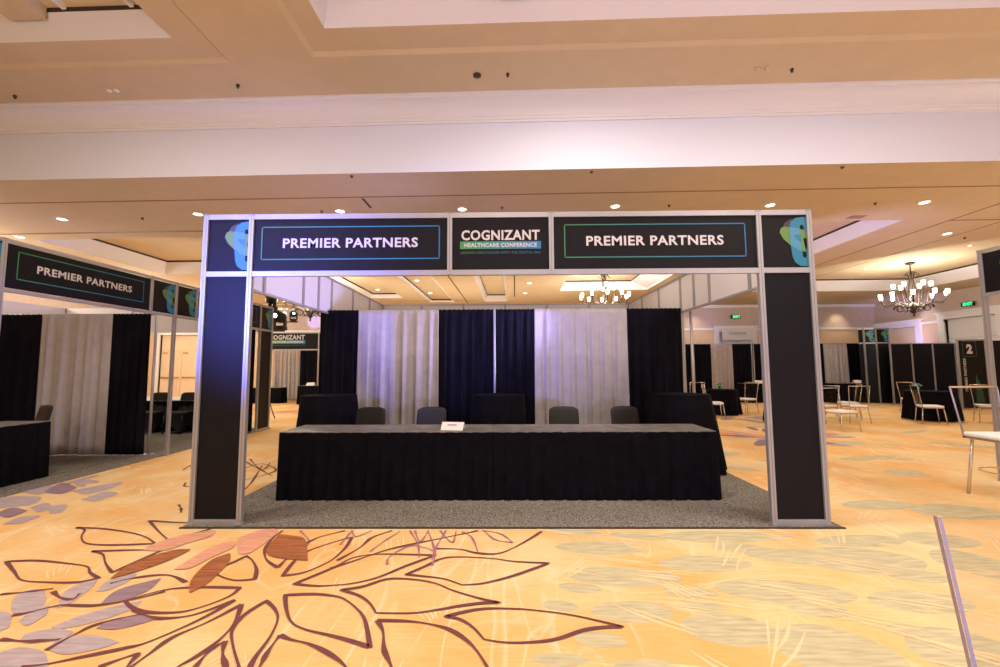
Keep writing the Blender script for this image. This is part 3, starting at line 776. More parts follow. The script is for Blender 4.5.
# --- right row end (post, logo board)
Rb = thing('exhibit_booth', 'right booth frame end at the picture edge with dark logo board on top', 'booth frame')
XR = 6.33
for y in (1.52, 1.02, -1.0): post(Rb, XR, y, .002, H, True) if y > 1.2 else post(Rb, XR, y, HB, H)
logo_panel(Rb, (XR, 1.02), (XR, 1.52), (-1, 0, 0)); premier(Rb, (XR, -1.0), (XR, 1.02), (-1, 0, 0))
for p, q in (((XR, 1.02), (XR, 1.52)), ((XR, -1.0), (XR, 1.02))): rail(Rb, p, q, H-.04, .04); rail(Rb, p, q, HB, .04)
for x0, x1 in ((XR, 8.3), (8.3, 10.3)):
    panel(Rb, (x0, 1.52), (x1, 1.52), HB+.1, H-.1, (0, 1, 0), 'side_header_panel') if False else None

# --- far booth on the left (COGNIZANT header)
Fb = thing('exhibit_booth', 'small far booth with COGNIZANT header seen past the left column', 'booth frame', (0, 0, 0))
for x in (-10.0, -7.72, -7.5): post(Fb, x, 13.5, 0.002, 2.98)
rail(Fb, (-10.0, 13.5), (-7.72, 13.5), 2.93); rail(Fb, (-10.0, 13.5), (-7.72, 13.5), 2.22); rail(Fb, (-7.72, 13.5), (-7.5, 13.5), 2.93); rail(Fb, (-7.72, 13.5), (-7.5, 13.5), 2.22)
cogni(Fb, (-10.0, 13.5), (-7.72, 13.5), (0, -1, 0), 1.95, -.20, 2.27, 2.93)
panel(Fb, (-7.72, 13.5), (-7.5, 13.5), 2.27, 2.93, (0, -1, 0))

# --- far right booth: corner logos and dark wall boards
Gb = thing('exhibit_booth', 'far right booth corner with two blue logos above dark boards', 'booth frame')
gx = [14.35, 14.82, 15.32]
for x in gx: post(Gb, x, 13.0 if x > 14.2 else 13.3, .002, 2.98)
for i in range(2):
    p, q = (gx[i], 13.3 if i == 0 else 13.0), (gx[i+1], 13.0)
    nn = Vector((q[1]-p[1], -(q[0]-p[0]), 0)).normalized()
    logo_panel(Gb, p, q, tuple(nn)); rail(Gb, p, q, H-.04, .04); rail(Gb, p, q, HB, .04)
    full_panel(Gb, p, q, tuple(nn), .02)
Wb = thing('panel_wall', 'row of dark display boards in aluminium frames by the far right wall', 'display wall')
px_ = [14.72, 15.52, 16.31, 17.15]
for x in px_: post(Wb, x, 12.3, .002, 2.33)
for i in range(3):
    rail(Wb, (px_[i], 12.3), (px_[i+1], 12.3), 2.30, .03); panel(Wb, (px_[i], 12.3), (px_[i+1], 12.3), .05, 2.30, (0, -1, 0), 'board', 'gfx')
Tb = thing('sign_panel', 'black standing board with a large number 2 near the right edge', 'sign')
for x in (15.36, 16.28): post(Tb, x, 10.5, .002, 2.36)
rail(Tb, (15.36, 10.5), (16.28, 10.5), 2.31, .05)
o, F = panel(Tb, (15.36, 10.5), (16.28, 10.5), .05, 2.31, (0, -1, 0), 'board', 'gfx')
t = MB(); put_text(t, F, '2', -.07, .85, .20, .33, 'ink', .008, .06); t.build('numeral', o)
t = MB(); F2 = Face(F.P(-.07, .85, 0), F.u, F.n); border(t, F2, .46, .52, .015, 'teal', .008); t.build('border_line', o)
for vs, fs in words('PREMIER PARTNERS', .026, 1.08):
    t = MB(); flat(t, F, [(-.27 - b_*.09, -.02 + a*1.1) for a, b_ in vs], fs, 'ink', .008); t.build('lettering', o)
t = MB()
for k in range(5): flat(t, F, [(.02+.05*k, -.95), (.06+.06*k, -.95), (.09+.035*k, -.02-.1*k), (.07+.03*k, -.02-.1*k)], [(0,1,2,3)], 'teal', .008)
t.build('artwork', o)
Ub = thing('panel_wall', 'grey board behind the right booth post at the picture edge', 'display wall')
for x in (16.42, 17.3): post(Ub, x, 10.5, .002, 2.36)
panel(Ub, (16.42, 10.5), (17.3, 10.5), .05, 2.31, (0, -1, 0), 'board', 'gfx')

# ------------------------------------------------------------------ drapes on pipe frames
def drape(x0, x1, y, z1, m, label, group, folds, amp=.035, z0=.03, ang=0, seed=0, at=None, sag=0):
    rr = random.Random(seed); W = x1-x0; folds *= .72; nx = max(24, int(folds*12)); nz = 14
    ph = [rr.uniform(0, 6.28) for _ in range(5)]
    mb = MB(); vs = []
    th = .006
    def prof(u, t):     # u 0..1 along, t 0 top .. 1 bottom
        a = amp*(.45+.55*t)
        s_ = sin(2*pi*folds*u+ph[0]+.6*sin(2*pi*2.3*u+ph[1])) + .45*sin(2*pi*folds*1.83*u+ph[2]+.5*t) + .3*sin(2*pi*folds*.37*u+ph[3]-.8*t)
        return a*s_*.9
    for side in (0, 1):
        for j in range(nz+1):
            t = j/nz; z = z1 - (z1-z0)*t
            if j == 1: z = z1-.07
            for i in range(nx+1):
                u = i/nx; k = prof(u, t)*(.35 if j <= 1 else 1)
                pull = 1.003
                x = x0 + W*(.5+(u-.5)*pull) + .012*sin(2*pi*folds*u*1.0+ph[4])*t
                vs.append((x, y + k + side*th, z + (.006*sin(2*pi*folds*2*u) if j == 0 else 0)))
    n1 = (nz+1)*(nx+1); fs = []
    for j in range(nz):
        for i in range(nx):
            a = j*(nx+1)+i; fs.append((a, a+nx+1, a+nx+2, a+1)); fs.append((n1+a, n1+a+1, n1+a+nx+2, n1+a+nx+1))
    for i in range(nx):
        fs.append((i, i+1, n1+i+1, n1+i)); a = nz*(nx+1)+i; fs.append((a, n1+a, n1+a+1, a+1))
    for j in range(nz):
        a = j*(nx+1); fs.append((a, n1+a, n1+a+nx+1, a+nx+1)); a += nx; fs.append((a, a+nx+1, n1+a+nx+1, n1+a))
    mb.add(vs, fs, m, True)
    o = mb.build('drape'); tag(o, label, 'drape', group); return o
def drape_frame(x0, x1, y, z, label, uprights, group='pipe frames holding the drapes', yoff=.0):
    r = thing('pipe_stand', label, 'drape frame', ((x0+x1)/2, y, .0), 0, group)
    c0 = (x0+x1)/2
    p = MB(); p.tube([(x0-c0, 0, z-.02), (x1-c0, 0, z-.02)], .018, 'alu', 8); p.build('crossbar', r)
    for u in uprights:
        p = MB(); p.tube([(u-c0, yoff, .025), (u-c0, yoff, z+.03)], .022, 'alu', 10)
        p.lathe([(.001, .026), (.07, .026), (.07, .014), (.001, .013)], 'alud', (u-c0, yoff, 0), 14, False); p.build('upright', r)
    return r
G1 = 'drapes hung across the back of the central booth'
YD = 2.86
spec = [(-3.0, -2.37, 'black_drape', 6, 'black drape at the far left end of the central booth backdrop'),
        (-2.37, -1.05, 'white_drape', 9, 'sheer white drape left of the middle in the central backdrop'),
        (-1.05, -.13, 'black_drape', 8, 'black drape just left of the middle pole in the central backdrop'),
        (-.12, .53, 'black_drape', 6, 'black drape just right of the middle pole in the central backdrop'),
        (.53, 2.04, 'white_drape', 11, 'sheer white drape right of the middle in the central backdrop'),
        (2.04, 2.92, 'black_drape', 8, 'black drape at the right end of the central booth backdrop')]
for i, (a, b_, m, fo, lab) in enumerate(spec): drape(a, b_, YD, 2.42, m, lab, G1, fo, .035, seed=i+1)
drape_frame(-2.98, 2.94, YD+.10, 2.44, 'pipe frame holding the drapes of the central booth', (-2.98, 2.94))
p = MB(); p.tube([(-.125, YD-.085, .03), (-.125, YD-.085, 2.44)], .02, 'alu', 10)
p.lathe([(.001, .034), (.05, .034), (.05, .02), (.001, .019)], 'alud', (-.125, YD-.085, 0), 14, False)
tag(p.build('drape_pole'), 'white upright pole standing before the middle black drapes', 'pole')
p = MB(); p.tube([(3.10, YD+.05, .02), (3.10, YD+.05, 2.5)], .022, 'alu', 10)
p.lathe([(.001, .026), (.17, .026), (.17, .014), (.001, .013)], 'alud', (3.10, YD+.05, 0), 14, False)
tag(p.build('drape_pole'), 'upright pole beside the right end of the central backdrop', 'pole')

G2 = 'drapes dividing the left booth'
for i, (a, b_, m, fo, lab) in enumerate([(-9.2, -7.99, 'black_drape', 9, 'black drape at the picture edge of the left booth'),
        (-7.99, -6.75, 'white_drape', 7, 'light grey drape between two black ones in left booth'),
        (-6.75, -6.09, 'black_drape', 6, 'black drape nearest the aisle in left booth')]): drape(a, b_, 3.16, 2.42, m, lab, G2, fo, .03, seed=i+20)
drape_frame(-9.25, -6.05, 3.24, 2.44, 'pipe frame holding the drapes of the left booth', (-9.25, -6.05))

G3 = 'drapes of the far booths at the right'
for i, (a, b_, m, fo, lab) in enumerate([
        (7.6, 8.12, 'black_drape', 5, 'black drape left of a pole in the far row beyond the right column'),
        (8.16, 8.93, 'black_drape', 6, 'black drape adjoining the pale one in the far row beyond the right column'),
        (8.93, 9.85, 'white_drape', 7, 'pale drape under the white doorway in the far row'),
        (9.85, 10.66, 'black_drape', 6, 'black drape right of the pale one under the exit sign'),
        (10.72, 12.6, 'black_drape', 12, 'wide black drape half hidden by the right booth column'),
        (12.6, 13.75, 'black_drape', 8, 'black drape just right of the booth column in the far row'),
        (13.75, 14.75, 'white_drape', 7, 'violet lit sheer drape in the far right booth'),
        (14.75, 16.4, 'black_drape', 10, 'black drape beside the violet lit one in the far right booth')]):
    drape(a, b_, 14.4, 2.44, m, lab, G3, fo, .04, seed=i+40)
drape_frame(7.6, 16.4, 14.5, 2.46, 'pipe frame holding the far right row of drapes', (8.14, 10.69, 13.2, 16.4), yoff=-.22)
G4 = 'drapes of the far left booth'
for i, (a, b_, m, fo, lab) in enumerate([(-10.6, -9.35, 'white_drape', 10, 'pale drape under the far COGNIZANT header'),
        (-9.35, -7.3, 'black_drape', 8, 'black drape under the right end of the far COGNIZANT header')]):
    drape(a, b_, 15.3, 2.44, m, lab, G4, fo, .04, seed=i+60)
drape_frame(-10.6, -7.3, 15.4, 2.46, 'pipe frame holding the far left drapes', (-10.6, -7.3))
# black side curtain inside the left row, seen between column and pillar
o = drape(0, 1.2, 0, 2.38, 'black_drape', 'narrow black curtain hanging beside the distant left row column', None, 8, .018, seed=77)
o.rotation_euler.z = pi/2; o.location = (-5.79, 4.55, 0)

# ------------------------------------------------------------------ skirted tables
def skirt(poly, z1, folds_per_m, amp, label, cat='tablecloth', group=None, top='linen_top', side='black_cloth', flare=.03, z0=.012, name='table_skirt', overlap=.03, seed=0, botamp=1.0):
    """cloth over a table: flat top piece plus pleated sides down to the floor"""
    rr = random.Random(seed); pts = []; n = len(poly); acc = 0
    P = [Vector(p) for p in poly]
    for i in range(n):
        a, b_ = P[i], P[(i+1) % n]; L = (b_-a).length; k = max(2, int(L*folds_per_m*6))
        d = (b_-a)/L; nn = Vector((d.y, -d.x))
        for j in range(k): pts.append((a + d*L*j/k, nn, acc+L*j/k, min(j, k-j)/k*L))
        acc += L
    m = len(pts); mb = MB(); vs = []; nz = 9
    c0 = sum((p for p, *_ in pts), Vector((0, 0)))/m
    for t_ in range(nz+1):
        t = t_/nz
        for p, nn, s_, e_ in pts:
            w_ = sin(2*pi*folds_per_m*s_ + .9*sin(s_*2.1) ) + .5*sin(2*pi*folds_per_m*1.7*s_+1+t)
            o_ = amp*w_*(.25+.75*t)*min(1, e_/.05+.2) + flare*t
            q = p + nn*o_ + (p-c0).normalized()*.004
            zz = z1-.006 - (z1-.006-z0)*t + (.008*w_*botamp if t_ == nz else 0)
            vs.append((q.x, q.y, max(zz, z0 if t_ < nz else .004)))
    fs = [(i*m+k, (i+1)*m+k, (i+1)*m+(k+1) % m, i*m+(k+1) % m) for i in range(nz) for k in range(m)]
    mb.add(vs, fs, side, True)
    obj = mb.build(name); tag(obj, label, cat, group)
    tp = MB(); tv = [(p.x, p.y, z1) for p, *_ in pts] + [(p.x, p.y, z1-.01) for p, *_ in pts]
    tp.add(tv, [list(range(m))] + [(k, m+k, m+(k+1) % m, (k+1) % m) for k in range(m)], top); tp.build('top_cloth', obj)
    return obj
def rpoly(x0, x1, y0, y1): return [(x0, y0), (x1, y0), (x1, y1), (x0, y1)]
def trestle(x0, x1, y0, y1, z, label, group, rotz=0):
    r = thing('folding_table', label, 'table', ((x0+x1)/2, (y0+y1)/2, .012), 0, group); hx, hy = (x1-x0)/2-.03, (y1-y0)/2-.03; z -= .012
    t = MB(); t.rbox(-hx, hx, -hy, hy, z-.055, z-.022, 'tabletop', .006, 1); t.build('tabletop', r)
    for sx in (-1, 1):
        for sy in (-1, 1):
            l = MB(); l.tube([(sx*(hx-.25), sy*(hy-.06), z-.05), (sx*(hx-.25), sy*(hy-.06), .0)], .014, 'black_metal', 8); l.build('leg', r)
GT = 'skirted tables forming the long counter'
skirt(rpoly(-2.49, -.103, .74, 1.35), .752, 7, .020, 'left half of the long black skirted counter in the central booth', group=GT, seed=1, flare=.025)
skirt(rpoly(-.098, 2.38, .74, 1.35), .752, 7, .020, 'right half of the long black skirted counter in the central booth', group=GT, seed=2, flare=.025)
skirt(rpoly(-6.85, -6.22, -1.4, 1.78), .76, 7, .02, 'black skirted table at the left picture edge', seed=3)
skirt(rpoly(-8.45, -7.45, 13.3, 13.9), .76, 7, .012, 'black skirted counter under the right end of the far COGNIZANT header', seed=4)
skirt(rpoly(-10.9, -9.45, 13.9, 14.4), .66, 7, .012, 'low dark skirted table left of the far left counter', seed=5)
skirt(rpoly(9.8, 12.4, 13.4, 14.05), .78, 7, .012, 'black skirted table below the pale far drape', seed=6)
skirt(rpoly(13.2, 16.3, 13.2, 13.85), .78, 7, .012, 'long black skirted table before the far right drapes', seed=7)

def round_cloth(cx, cy, z, r, rb, label, group=None, folds=9, seed=0):
    rr = random.Random(seed); mb = MB(); n = 96; nz = 10; vs = []
    ph = rr.uniform(0, 6)
    for j in range(nz+1):
        t = j/nz
        for k in range(n):
            a = 2*pi*k/n; w_ = cos(folds*a+ph+.5*sin(2*a)) + .35*cos(folds*2.3*a+1)
            rad = r + (rb-r)*t**.8 + .05*t*w_
            zz = z-.004 - (z-.03)*t
            vs.append((rad*cos(a), rad*sin(a), max(.016, zz)))
    fs = [(i*n+k, (i+1)*n+k, (i+1)*n+(k+1) % n, i*n+(k+1) % n) for i in range(nz) for k in range(n)]
    mb.add(vs, fs, 'black_cloth', True)
    o = mb.build('tablecloth'); tag(o, label, 'tablecloth', group); o.location = (cx, cy, 0)
    tp = MB(); tp.lathe([(.001, z-.006), (r+.004, z-.006), (r+.006, z-.001), (r-.004, z+.002), (.001, z+.002)], 'black_cloth', n=40); tp.build('top_cloth', o)
    return o
GC = 'tall cocktail tables draped in black before the backdrop'
round_cloth(-2.56, 2.24, 1.07, .39, .46, 'tall draped black cocktail table at the left end of the backdrop', GC, seed=1)
round_cloth(-.06, 2.20, 1.07, .38, .42, 'tall draped black cocktail table before the middle pole', GC, seed=2)
round_cloth(2.60, 2.20, 1.07, .39, .53, 'tall draped black cocktail table at the right end of the backdrop', GC, seed=3)
GR = 'draped black tables among the clear chairs'
round_cloth(11.6, 7.75, .78, .52, .56, 'draped black table among clear chairs before the number 2 board', GR, seed=4)
round_cloth(7.35, 7.1, .76, .5, .54, 'draped black table behind the clear chair right of the booth column', GR, seed=5)
round_cloth(6.7, 9.3, .76, .5, .54, 'draped black table with clear chairs seen between drapes and right column', GR, seed=6)

# ------------------------------------------------------------------ covered banquet chairs
def covered_chair(label, loc, rz, group):
    r = thing('covered_chair', label, 'chair', loc, rz, group)
    # back of the chair faces -y; the sitter looks toward +y when rz = 0
    b_ = MB(); vs = []; rows = []
    for j in range(13):
        t = j/12; z = .44 + .46*t; wd = .20 + .012*sin(t*pi); y = -.19 - .09*t
        if t > .88: wd -= .035*((t-.88)/.12)**2
        ring = []
        for k in range(20):
            a = 2*pi*k/20; cx = abs(cos(a))**.35*(1 if cos(a) > 0 else -1); cy_ = abs(sin(a))**.6*(1 if sin(a) > 0 else -1)
            ring.append((wd*cx, y + .026*cy_ - .02*cx*cx*0, z - (.018*cx**4 if t > .95 else 0)))
        vs += ring
    fs = [(i*20+k, i*20+(k+1) % 20, (i+1)*20+(k+1) % 20, (i+1)*20+k) for i in range(12) for k in range(20)] + [tuple(range(20))[::-1], tuple(range(240, 260))]
    b_.add(vs, fs, 'chair_cover', True); b_.build('backrest', r)
    s_ = MB(); s_.rbox(-.215, .215, -.20, .23, .41, .485, 'chair_cover', .03, 3); s_.build('seat', r)
    k_ = MB(); vs = []
    N = 32
    for j in range(9):
        t = j/8; z = .43*(1-t)+.012*t
        for k in range(N):
            a = 2*pi*k/N; cx = abs(cos(a))**.5*(1 if cos(a) > 0 else -1); cy_ = abs(sin(a))**.5*(1 if sin(a) > 0 else -1)
            corner = abs(cx*cy_); arch = (1-corner**.5)
            rad = 1 - .10*sin(pi*t)*1.0 - .16*arch*t
            zz = z + (.16*arch*t*t)
            vs.append((.215*cx*rad*(1+.06*t), .015 + .225*cy_*rad*(1+.08*t), zz))
    k_.add(vs, [(i*N+k, (i+1)*N+k, (i+1)*N+(k+1) % N, i*N+(k+1) % N) for i in range(8) for k in range(N)], 'chair_cover', True)
    k_.build('chair_skirt', r)
    for sx in (-1, 1):
        for sy in (-1, 1):
            l = MB(); l.tube([(sx*.2, .015+sy*.2, .4), (sx*.217, .015+sy*.225, 0)], [.016, .012], 'black_metal', 8); l.build('leg', r)
    return r
GB = 'black covered chairs behind the long counter'
ch = covered_chair('black covered chair behind the counter, nearest the left cocktail table', (-1.86, 1.74, .0126), pi, GB)
ch2 = [('black covered chair behind the counter just left of the tent card', (-.99, 1.74, .0126), pi+.03),
       ('black covered chair behind the counter, first one right of the middle', (.86, 1.74, .0126), pi-.02),
       ('black covered chair behind the counter beside the right cocktail table', (1.78, 1.76, .0126), pi+.22)]
for lab, loc, rz in ch2: dup(ch, lab, loc, rz, GB)
dup(ch, 'black covered chair at the end of the left booth table', (-7.22, 2.28, .0126), pi/2*1.72, 'covered chairs in the left booths')
dup(ch, 'black covered chair seen through the left frame, left of the thin post', (-8.15, 5.75, .0126), pi, 'covered chairs in the left booths')
dup(ch, 'black covered chair seen through the left frame, right of the thin post', (-7.45, 5.75, .0126), pi, 'covered chairs in the left booths')
skirt(rpoly(-8.6, -6.3, 5.95, 6.2), .72, 7, .01, 'black skirted table behind the two covered chairs past the left drapes', seed=9)

# ------------------------------------------------------------------ clear chairs
def clear_chair(name, label, loc, rz, group, sh=.46, bh=.95, wd=.42, ring=False, frame=True, splay=.04, stool=False):
    r = thing(name, label, 'stool' if stool else 'chair', loc, rz, group)
    h = wd/2
    s_ = MB(); s_.rbox(-h, h, -h, h, sh-.045, sh, 'seat_white', .016, 3); s_.build('seat', r)
    if frame:
        a = MB(); 
        for x0, x1, y0, y1 in ((-h, h, -h, -h+.02), (-h, h, h-.02, h), (-h, -h+.02, -h, h), (h-.02, h, -h, h)): a.box(x0, x1, y0, y1, sh-.07, sh-.046, 'chrome')
        a.build('seat_frame', r)
    for sx in (-1, 1):
        for sy in (-1, 1):
            x, y = sx*(h-.015-(.04 if stool else 0)), sy*(h-.015-(.04 if stool else 0))
            l = MB(); m_ = 'chrome'
            l.tube([(x, y, sh-.05), (x+sx*splay, y+sy*splay, 0)], .016 if stool else .012, m_, 8); l.build('leg', r)
    if ring:
        a = MB(); q = [(cos(2*pi*k/24)*(h+.0), sin(2*pi*k/24)*(h+.0), sh*.42) for k in range(25)]
        a.tube(q, .008, 'chrome', 6, False); a.build('footrest', r)
    # back at +y, leaning slightly
    y0, y1 = h-.01, h+.07; fl_ = .025
    for sx in (-1, 1):
        u = MB(); u.tube([(sx*(h-.005), y0, sh-.04), (sx*(h+fl_), y1, bh)], .009, 'edge' if stool else 'chrome', 8); u.build('back_frame', r)
    t = MB(); t.tube([(-h-fl_, y1, bh), (h+fl_, y1, bh)], .011, 'edging' if stool else 'chrome', 8); t.build('top_rail', r)
    p = MB(); vs = [(-h+.005, y0-.004, sh+.01), (h-.005, y0-.004, sh+.01), (h+fl_-.006, y1-.004, bh-.01), (-h-fl_+.006, y1-.004, bh-.01)]
    vs += [(x, y+.008, z) for x, y, z in vs]
    p.add(vs, [(0,1,2,3),(7,6,5,4),(0,4,5,1),(2,6,7,3),(1,5,6,2),(3,7,4,0)], 'acrylic'); p.build('backrest', r)
    return r
GK = 'clear backed chairs with white seats'
cc = clear_chair('clear_chair', 'clear backed chair with white seat just right of the right booth column', (7.72, 5.85, 0), .12, GK)
for lab, x, y, rz in [
    ('clear backed chair beyond the first one right of the booth column', 8.35, 7.25, -1.3),
    ('farther clear backed chair turned sideways right of the booth column', 9.75, 8.2, -2.0),
    ('clear backed chair seen from behind before the long far table', 9.2, 7.3, 2.9),
    ('clear backed chair with white seat left of the draped table by the number 2 board', 10.95, 7.1, 1.1),
    ('farther clear chair left of the draped table by the number 2 board', 12.9, 9.6, 1.7),
    ('clear backed chair partly behind the stool at the right edge', 12.55, 7.2, -.6),
    ('clear backed chair nearest in the gap between drapes and right column', 6.05, 8.35, 1.3),
    ('clear backed chair further back in the gap beside the right column', 7.75, 9.75, -1.2),
    ('pale clear chair farthest in the gap beside the booth drapes', 6.35, 10.3, 3.1)]:
    dup(cc, lab, (x, y, 0), rz, GK)
clear_chair('clear_stool', 'tall clear backed stool with white seat at the right picture edge', (5.60, .76, 0), 0, None, .70, 1.21, .50, True, True, .05, True)
# the nearest one: only its transparent back shows at the bottom right
o = clear_chair('acrylic_chair', 'transparent acrylic chair back in the bottom right corner', (1.74, -2.80, 0), .0, None, .46, .95, .40, False, False, .03)
for k in [q for q in COL.objects if q.parent == o and q.name.split('.')[0] in ('back_frame', 'top_rail', 'backrest', 'seat')]: bpy.data.objects.remove(k)
p = MB(); vs = [(-.175, .21, .40), (.20, .21, .40), (.23, .235, .95), (-.235, .235, .952)]; vs += [(x, y+.014, z) for x, y, z in vs]
p.add(vs, [(0,1,2,3),(7,6,5,4),(0,4,5,1)], 'acrylic'); p.add(vs, [(2,6,7,3)], 'acrylic'); p.add(vs, [(1,5,6,2),(3,7,4,0)], 'edge')
e_ = [(-.175, .207, .40), (-.235, .232, .952), (-.222, .232, .952), (-.160, .207, .40)]; 
p.add(e_, [(0,1,2,3)], 'edge'); p.build('backrest', o)
p = MB(); p.rbox(-.2, .2, -.22, .2, .44, .465, 'acrylic', .01, 2); p.build('seat', o)

# ------------------------------------------------------------------ tent card, papers on tables, flowers
def tent(label, x, y, z, rz, wd=.26, ht=.085, group=None):
    p = MB(); d = .07; t = .002
    vs = [(-wd/2, -d, 0), (wd/2, -d, 0), (wd/2, 0, ht), (-wd/2, 0, ht), (wd/2, d, 0), (-wd/2, d, 0)]
    vs2 = [(a, b_*(1-.03), c_-t*1.5 if c_ > 0 else 0) for a, b_, c_ in vs]
    p.add(vs+vs2, [(0,1,2,3),(3,2,4,5),(9,8,7,6),(11,10,8,9),(0,3,9,6),(3,5,11,9),(1,7,8,2),(2,8,10,4)], 'card')
    o = p.build('tent_card', loc=(x, y, z), rotz=rz); tag(o, label, 'card', group)
    q = MB(); s0 = Vector((0, -d, 0)); s1 = Vector((0, 0, ht)); nn = (s1-s0).cross(Vector((1, 0, 0))).normalized()*-1
    def pt(u, v): a = s0+(s1-s0)*v; return (u, a.y-.0012, a.z+.0012)
    q.add([pt(-.06, .55), pt(.05, .55), pt(.05, .72), pt(-.06, .72)], [(0,1,2,3)], 'cardink'); q.build('printed_line', o)
tent('white folded tent card standing on the counter left of centre', -.56, .90, .754, -.14)
def card(label, x, y, z, w_, group='white cards on the far tables'):
    p = MB(); p.add([(-w_/2,-.09,0),(w_/2,-.09,0),(w_/2,.02,.12),(-w_/2,.02,.12),(w_/2,.1,0),(-w_/2,.1,0)], [(0,1,2,3),(3,2,4,5)], 'card')
    tag(p.build('tent_card', loc=(x, y, z)), label, 'card', group)
card('white card on the counter under the far COGNIZANT header', -8.05, 13.6, .762, .32)
card('white card on the table below the pale far drape', 10.5, 13.6, .782, .45)
card('white card on the long table before the far right drapes', 14.35, 13.4, .782, .42)
def posy(label, x, y, z):
    r = thing('flower_posy', label, 'flowers', (x, y, z), 0, 'small flower posies on the draped tables')
    v = MB(); v.lathe([(.03, 0), (.05, .05), (.04, .1), (.045, .11)], 'teal', n=12); v.build('vase', r)
    rr = random.Random(5); f_ = MB(); g_ = MB()
    for k in range(14):
        a, e2 = rr.uniform(0, 6.28), rr.uniform(.2, 1.3); d = .075
        c_ = (d*cos(a)*cos(e2), d*sin(a)*cos(e2), .13+d*sin(e2)*.8)
        (f_ if k % 2 else g_).lathe([(.004, -.02), (.024, -.008), (.022, .012), (.004, .022)], 'flower' if k % 2 else 'leafm', c_, 7)
    f_.build('petals', r); g_.build('leaves', r)
posy('small blue and green posy on the draped table by the number 2 board', 11.25, 7.7, .783)
posy('small posy on the draped table in the gap beside the right column', 6.65, 9.2, .763)

# ------------------------------------------------------------------ chandeliers
def chandelier(label, x, y, ztop, group='scrolled iron chandeliers with lit glass shades', drop=0):
    r = thing('chandelier', label, 'chandelier', (x, y, ztop), 0, group)
    p = MB(); p.lathe([(.001, 0), (.13, 0), (.12, -.03), (.05, -.06), (.001, -.06)], 'iron', n=20); p.build('ceiling_rose', r)
    p = MB(); p.tube([(0, 0, -.05), (0, 0, -.55-drop)], .018, 'iron', 8)
    for k in range(6):
        a = pi*k/3; p.tube([(.02*cos(a), .02*sin(a), -.28-drop), (.10*cos(a), .10*sin(a), -.30-drop), (.19*cos(a), .19*sin(a), -.40-drop), (.20*cos(a), .20*sin(a), -.44-drop)], .010, 'iron', 6)
        p.tube([(.10*cos(a), .10*sin(a), -.3-drop), (.05*cos(a), .05*sin(a), -.55-drop), (.09*cos(a), .09*sin(a), -.85-drop), (.03*cos(a), .03*sin(a), -1.25-drop)], .010, 'iron', 6)
    p.build('stem', r)
    p = MB(); z0 = -drop
    p.lathe([(.02, z0-1.05), (.05, z0-1.12), (.035, z0-1.2), (.06, z0-1.3), (.11, z0-1.42), (.05, z0-1.58), (.02, z0-1.66), (.035, z0-1.70), (.001, z0-1.74)], 'iron', n=14)
    for k in range(6):
        a = pi*k/3; q = []
        for j in range(9):
            th = j/8*pi; q.append(((.03+.11*sin(th))*cos(a), (.03+.11*sin(th))*sin(a), z0-1.28-.34*j/8))
        p.tube(q, .012, 'iron', 6)
    p.build('hub', r)
    def arm(a, rad, zc, n_):
        m = MB(); q = []
        base = Vector((.05, 0, -1.38)); 
        ctrl = [(.05, -1.30), (.18, -1.40), (.30, -1.38), (.5*rad+.1, -1.30), (rad*.85, zc-.22), (rad, zc-.02)]
        for s_, z in ctrl: q.append((s_*cos(a), s_*sin(a), z+z0))
        Q = []
        for i in range(len(q)-1):
            p0 = Vector(q[max(i-1, 0)]); p1 = Vector(q[i]); p2 = Vector(q[i+1]); p3 = Vector(q[min(i+2, len(q)-1)])
            for k in range(4):
                t = k/4; Q.append(.5*(2*p1+(p2-p0)*t+(2*p0-5*p1+4*p2-p3)*t*t+(3*p1-p0-3*p2+p3)*t**3))
        Q.append(Vector(q[-1])); m.tube(Q, .014, 'iron', 6)
        sp = []    # scroll curl hanging from the arm
        for j in range(16):
            th = j/15*2*pi*1.15; rr = .15*(1-j/22)
            sp.append(((.33+rr*cos(th))*cos(a), (.33+rr*cos(th))*sin(a), z0-1.46+rr*sin(th)))
        m.tube(sp, .014, 'iron', 5)
        m.lathe([(.001, 0), (.035, .0), (.045, .02), (.001, .025)], 'iron', (rad*cos(a), rad*sin(a), zc+z0-.02), 10)
        o = m.build('arm', r)
        s2 = MB(); s2.lathe([(.030, 0), (.045, .015), (.052, .08), (.055, .15), (.050, .15)], 'shade', (rad*cos(a), rad*sin(a), zc+z0+.005), 12); s2.build('glass_shade', o)
    for k in range(10): arm(2*pi*k/10+.2, .80, -1.12, k)
    for k in range(6): arm(2*pi*k/6+.4, .44, -.80, k)
    light('chandelier_and_fill_light', 'POINT', (x, y, ztop-drop-1.2), 330, WARM, size=.45)
    return r
chandelier('iron chandelier with lit shades hanging at the upper right', 13.03, 9.48, 4.75)
chandelier('iron chandelier glowing through the central booth opening', 3.41, 10.17, 4.75, drop=-.15)
chandelier('iron chandelier mostly hidden behind the left side of the booth', -6.30, 9.6, 4.4, drop=-.33)
light('chandelier_and_fill_light', 'POINT', (-12.5, 4.5, 3.7), 260, WARM, size=.4)  # bare point lights added as fill, these three have no chandelier
light('chandelier_and_fill_light', 'POINT', (-13.5, 11.0, 3.7), 520, WARM, size=.4)
light('chandelier_and_fill_light', 'POINT', (10.5, 1.5, 3.6), 160, WARM, size=.4)

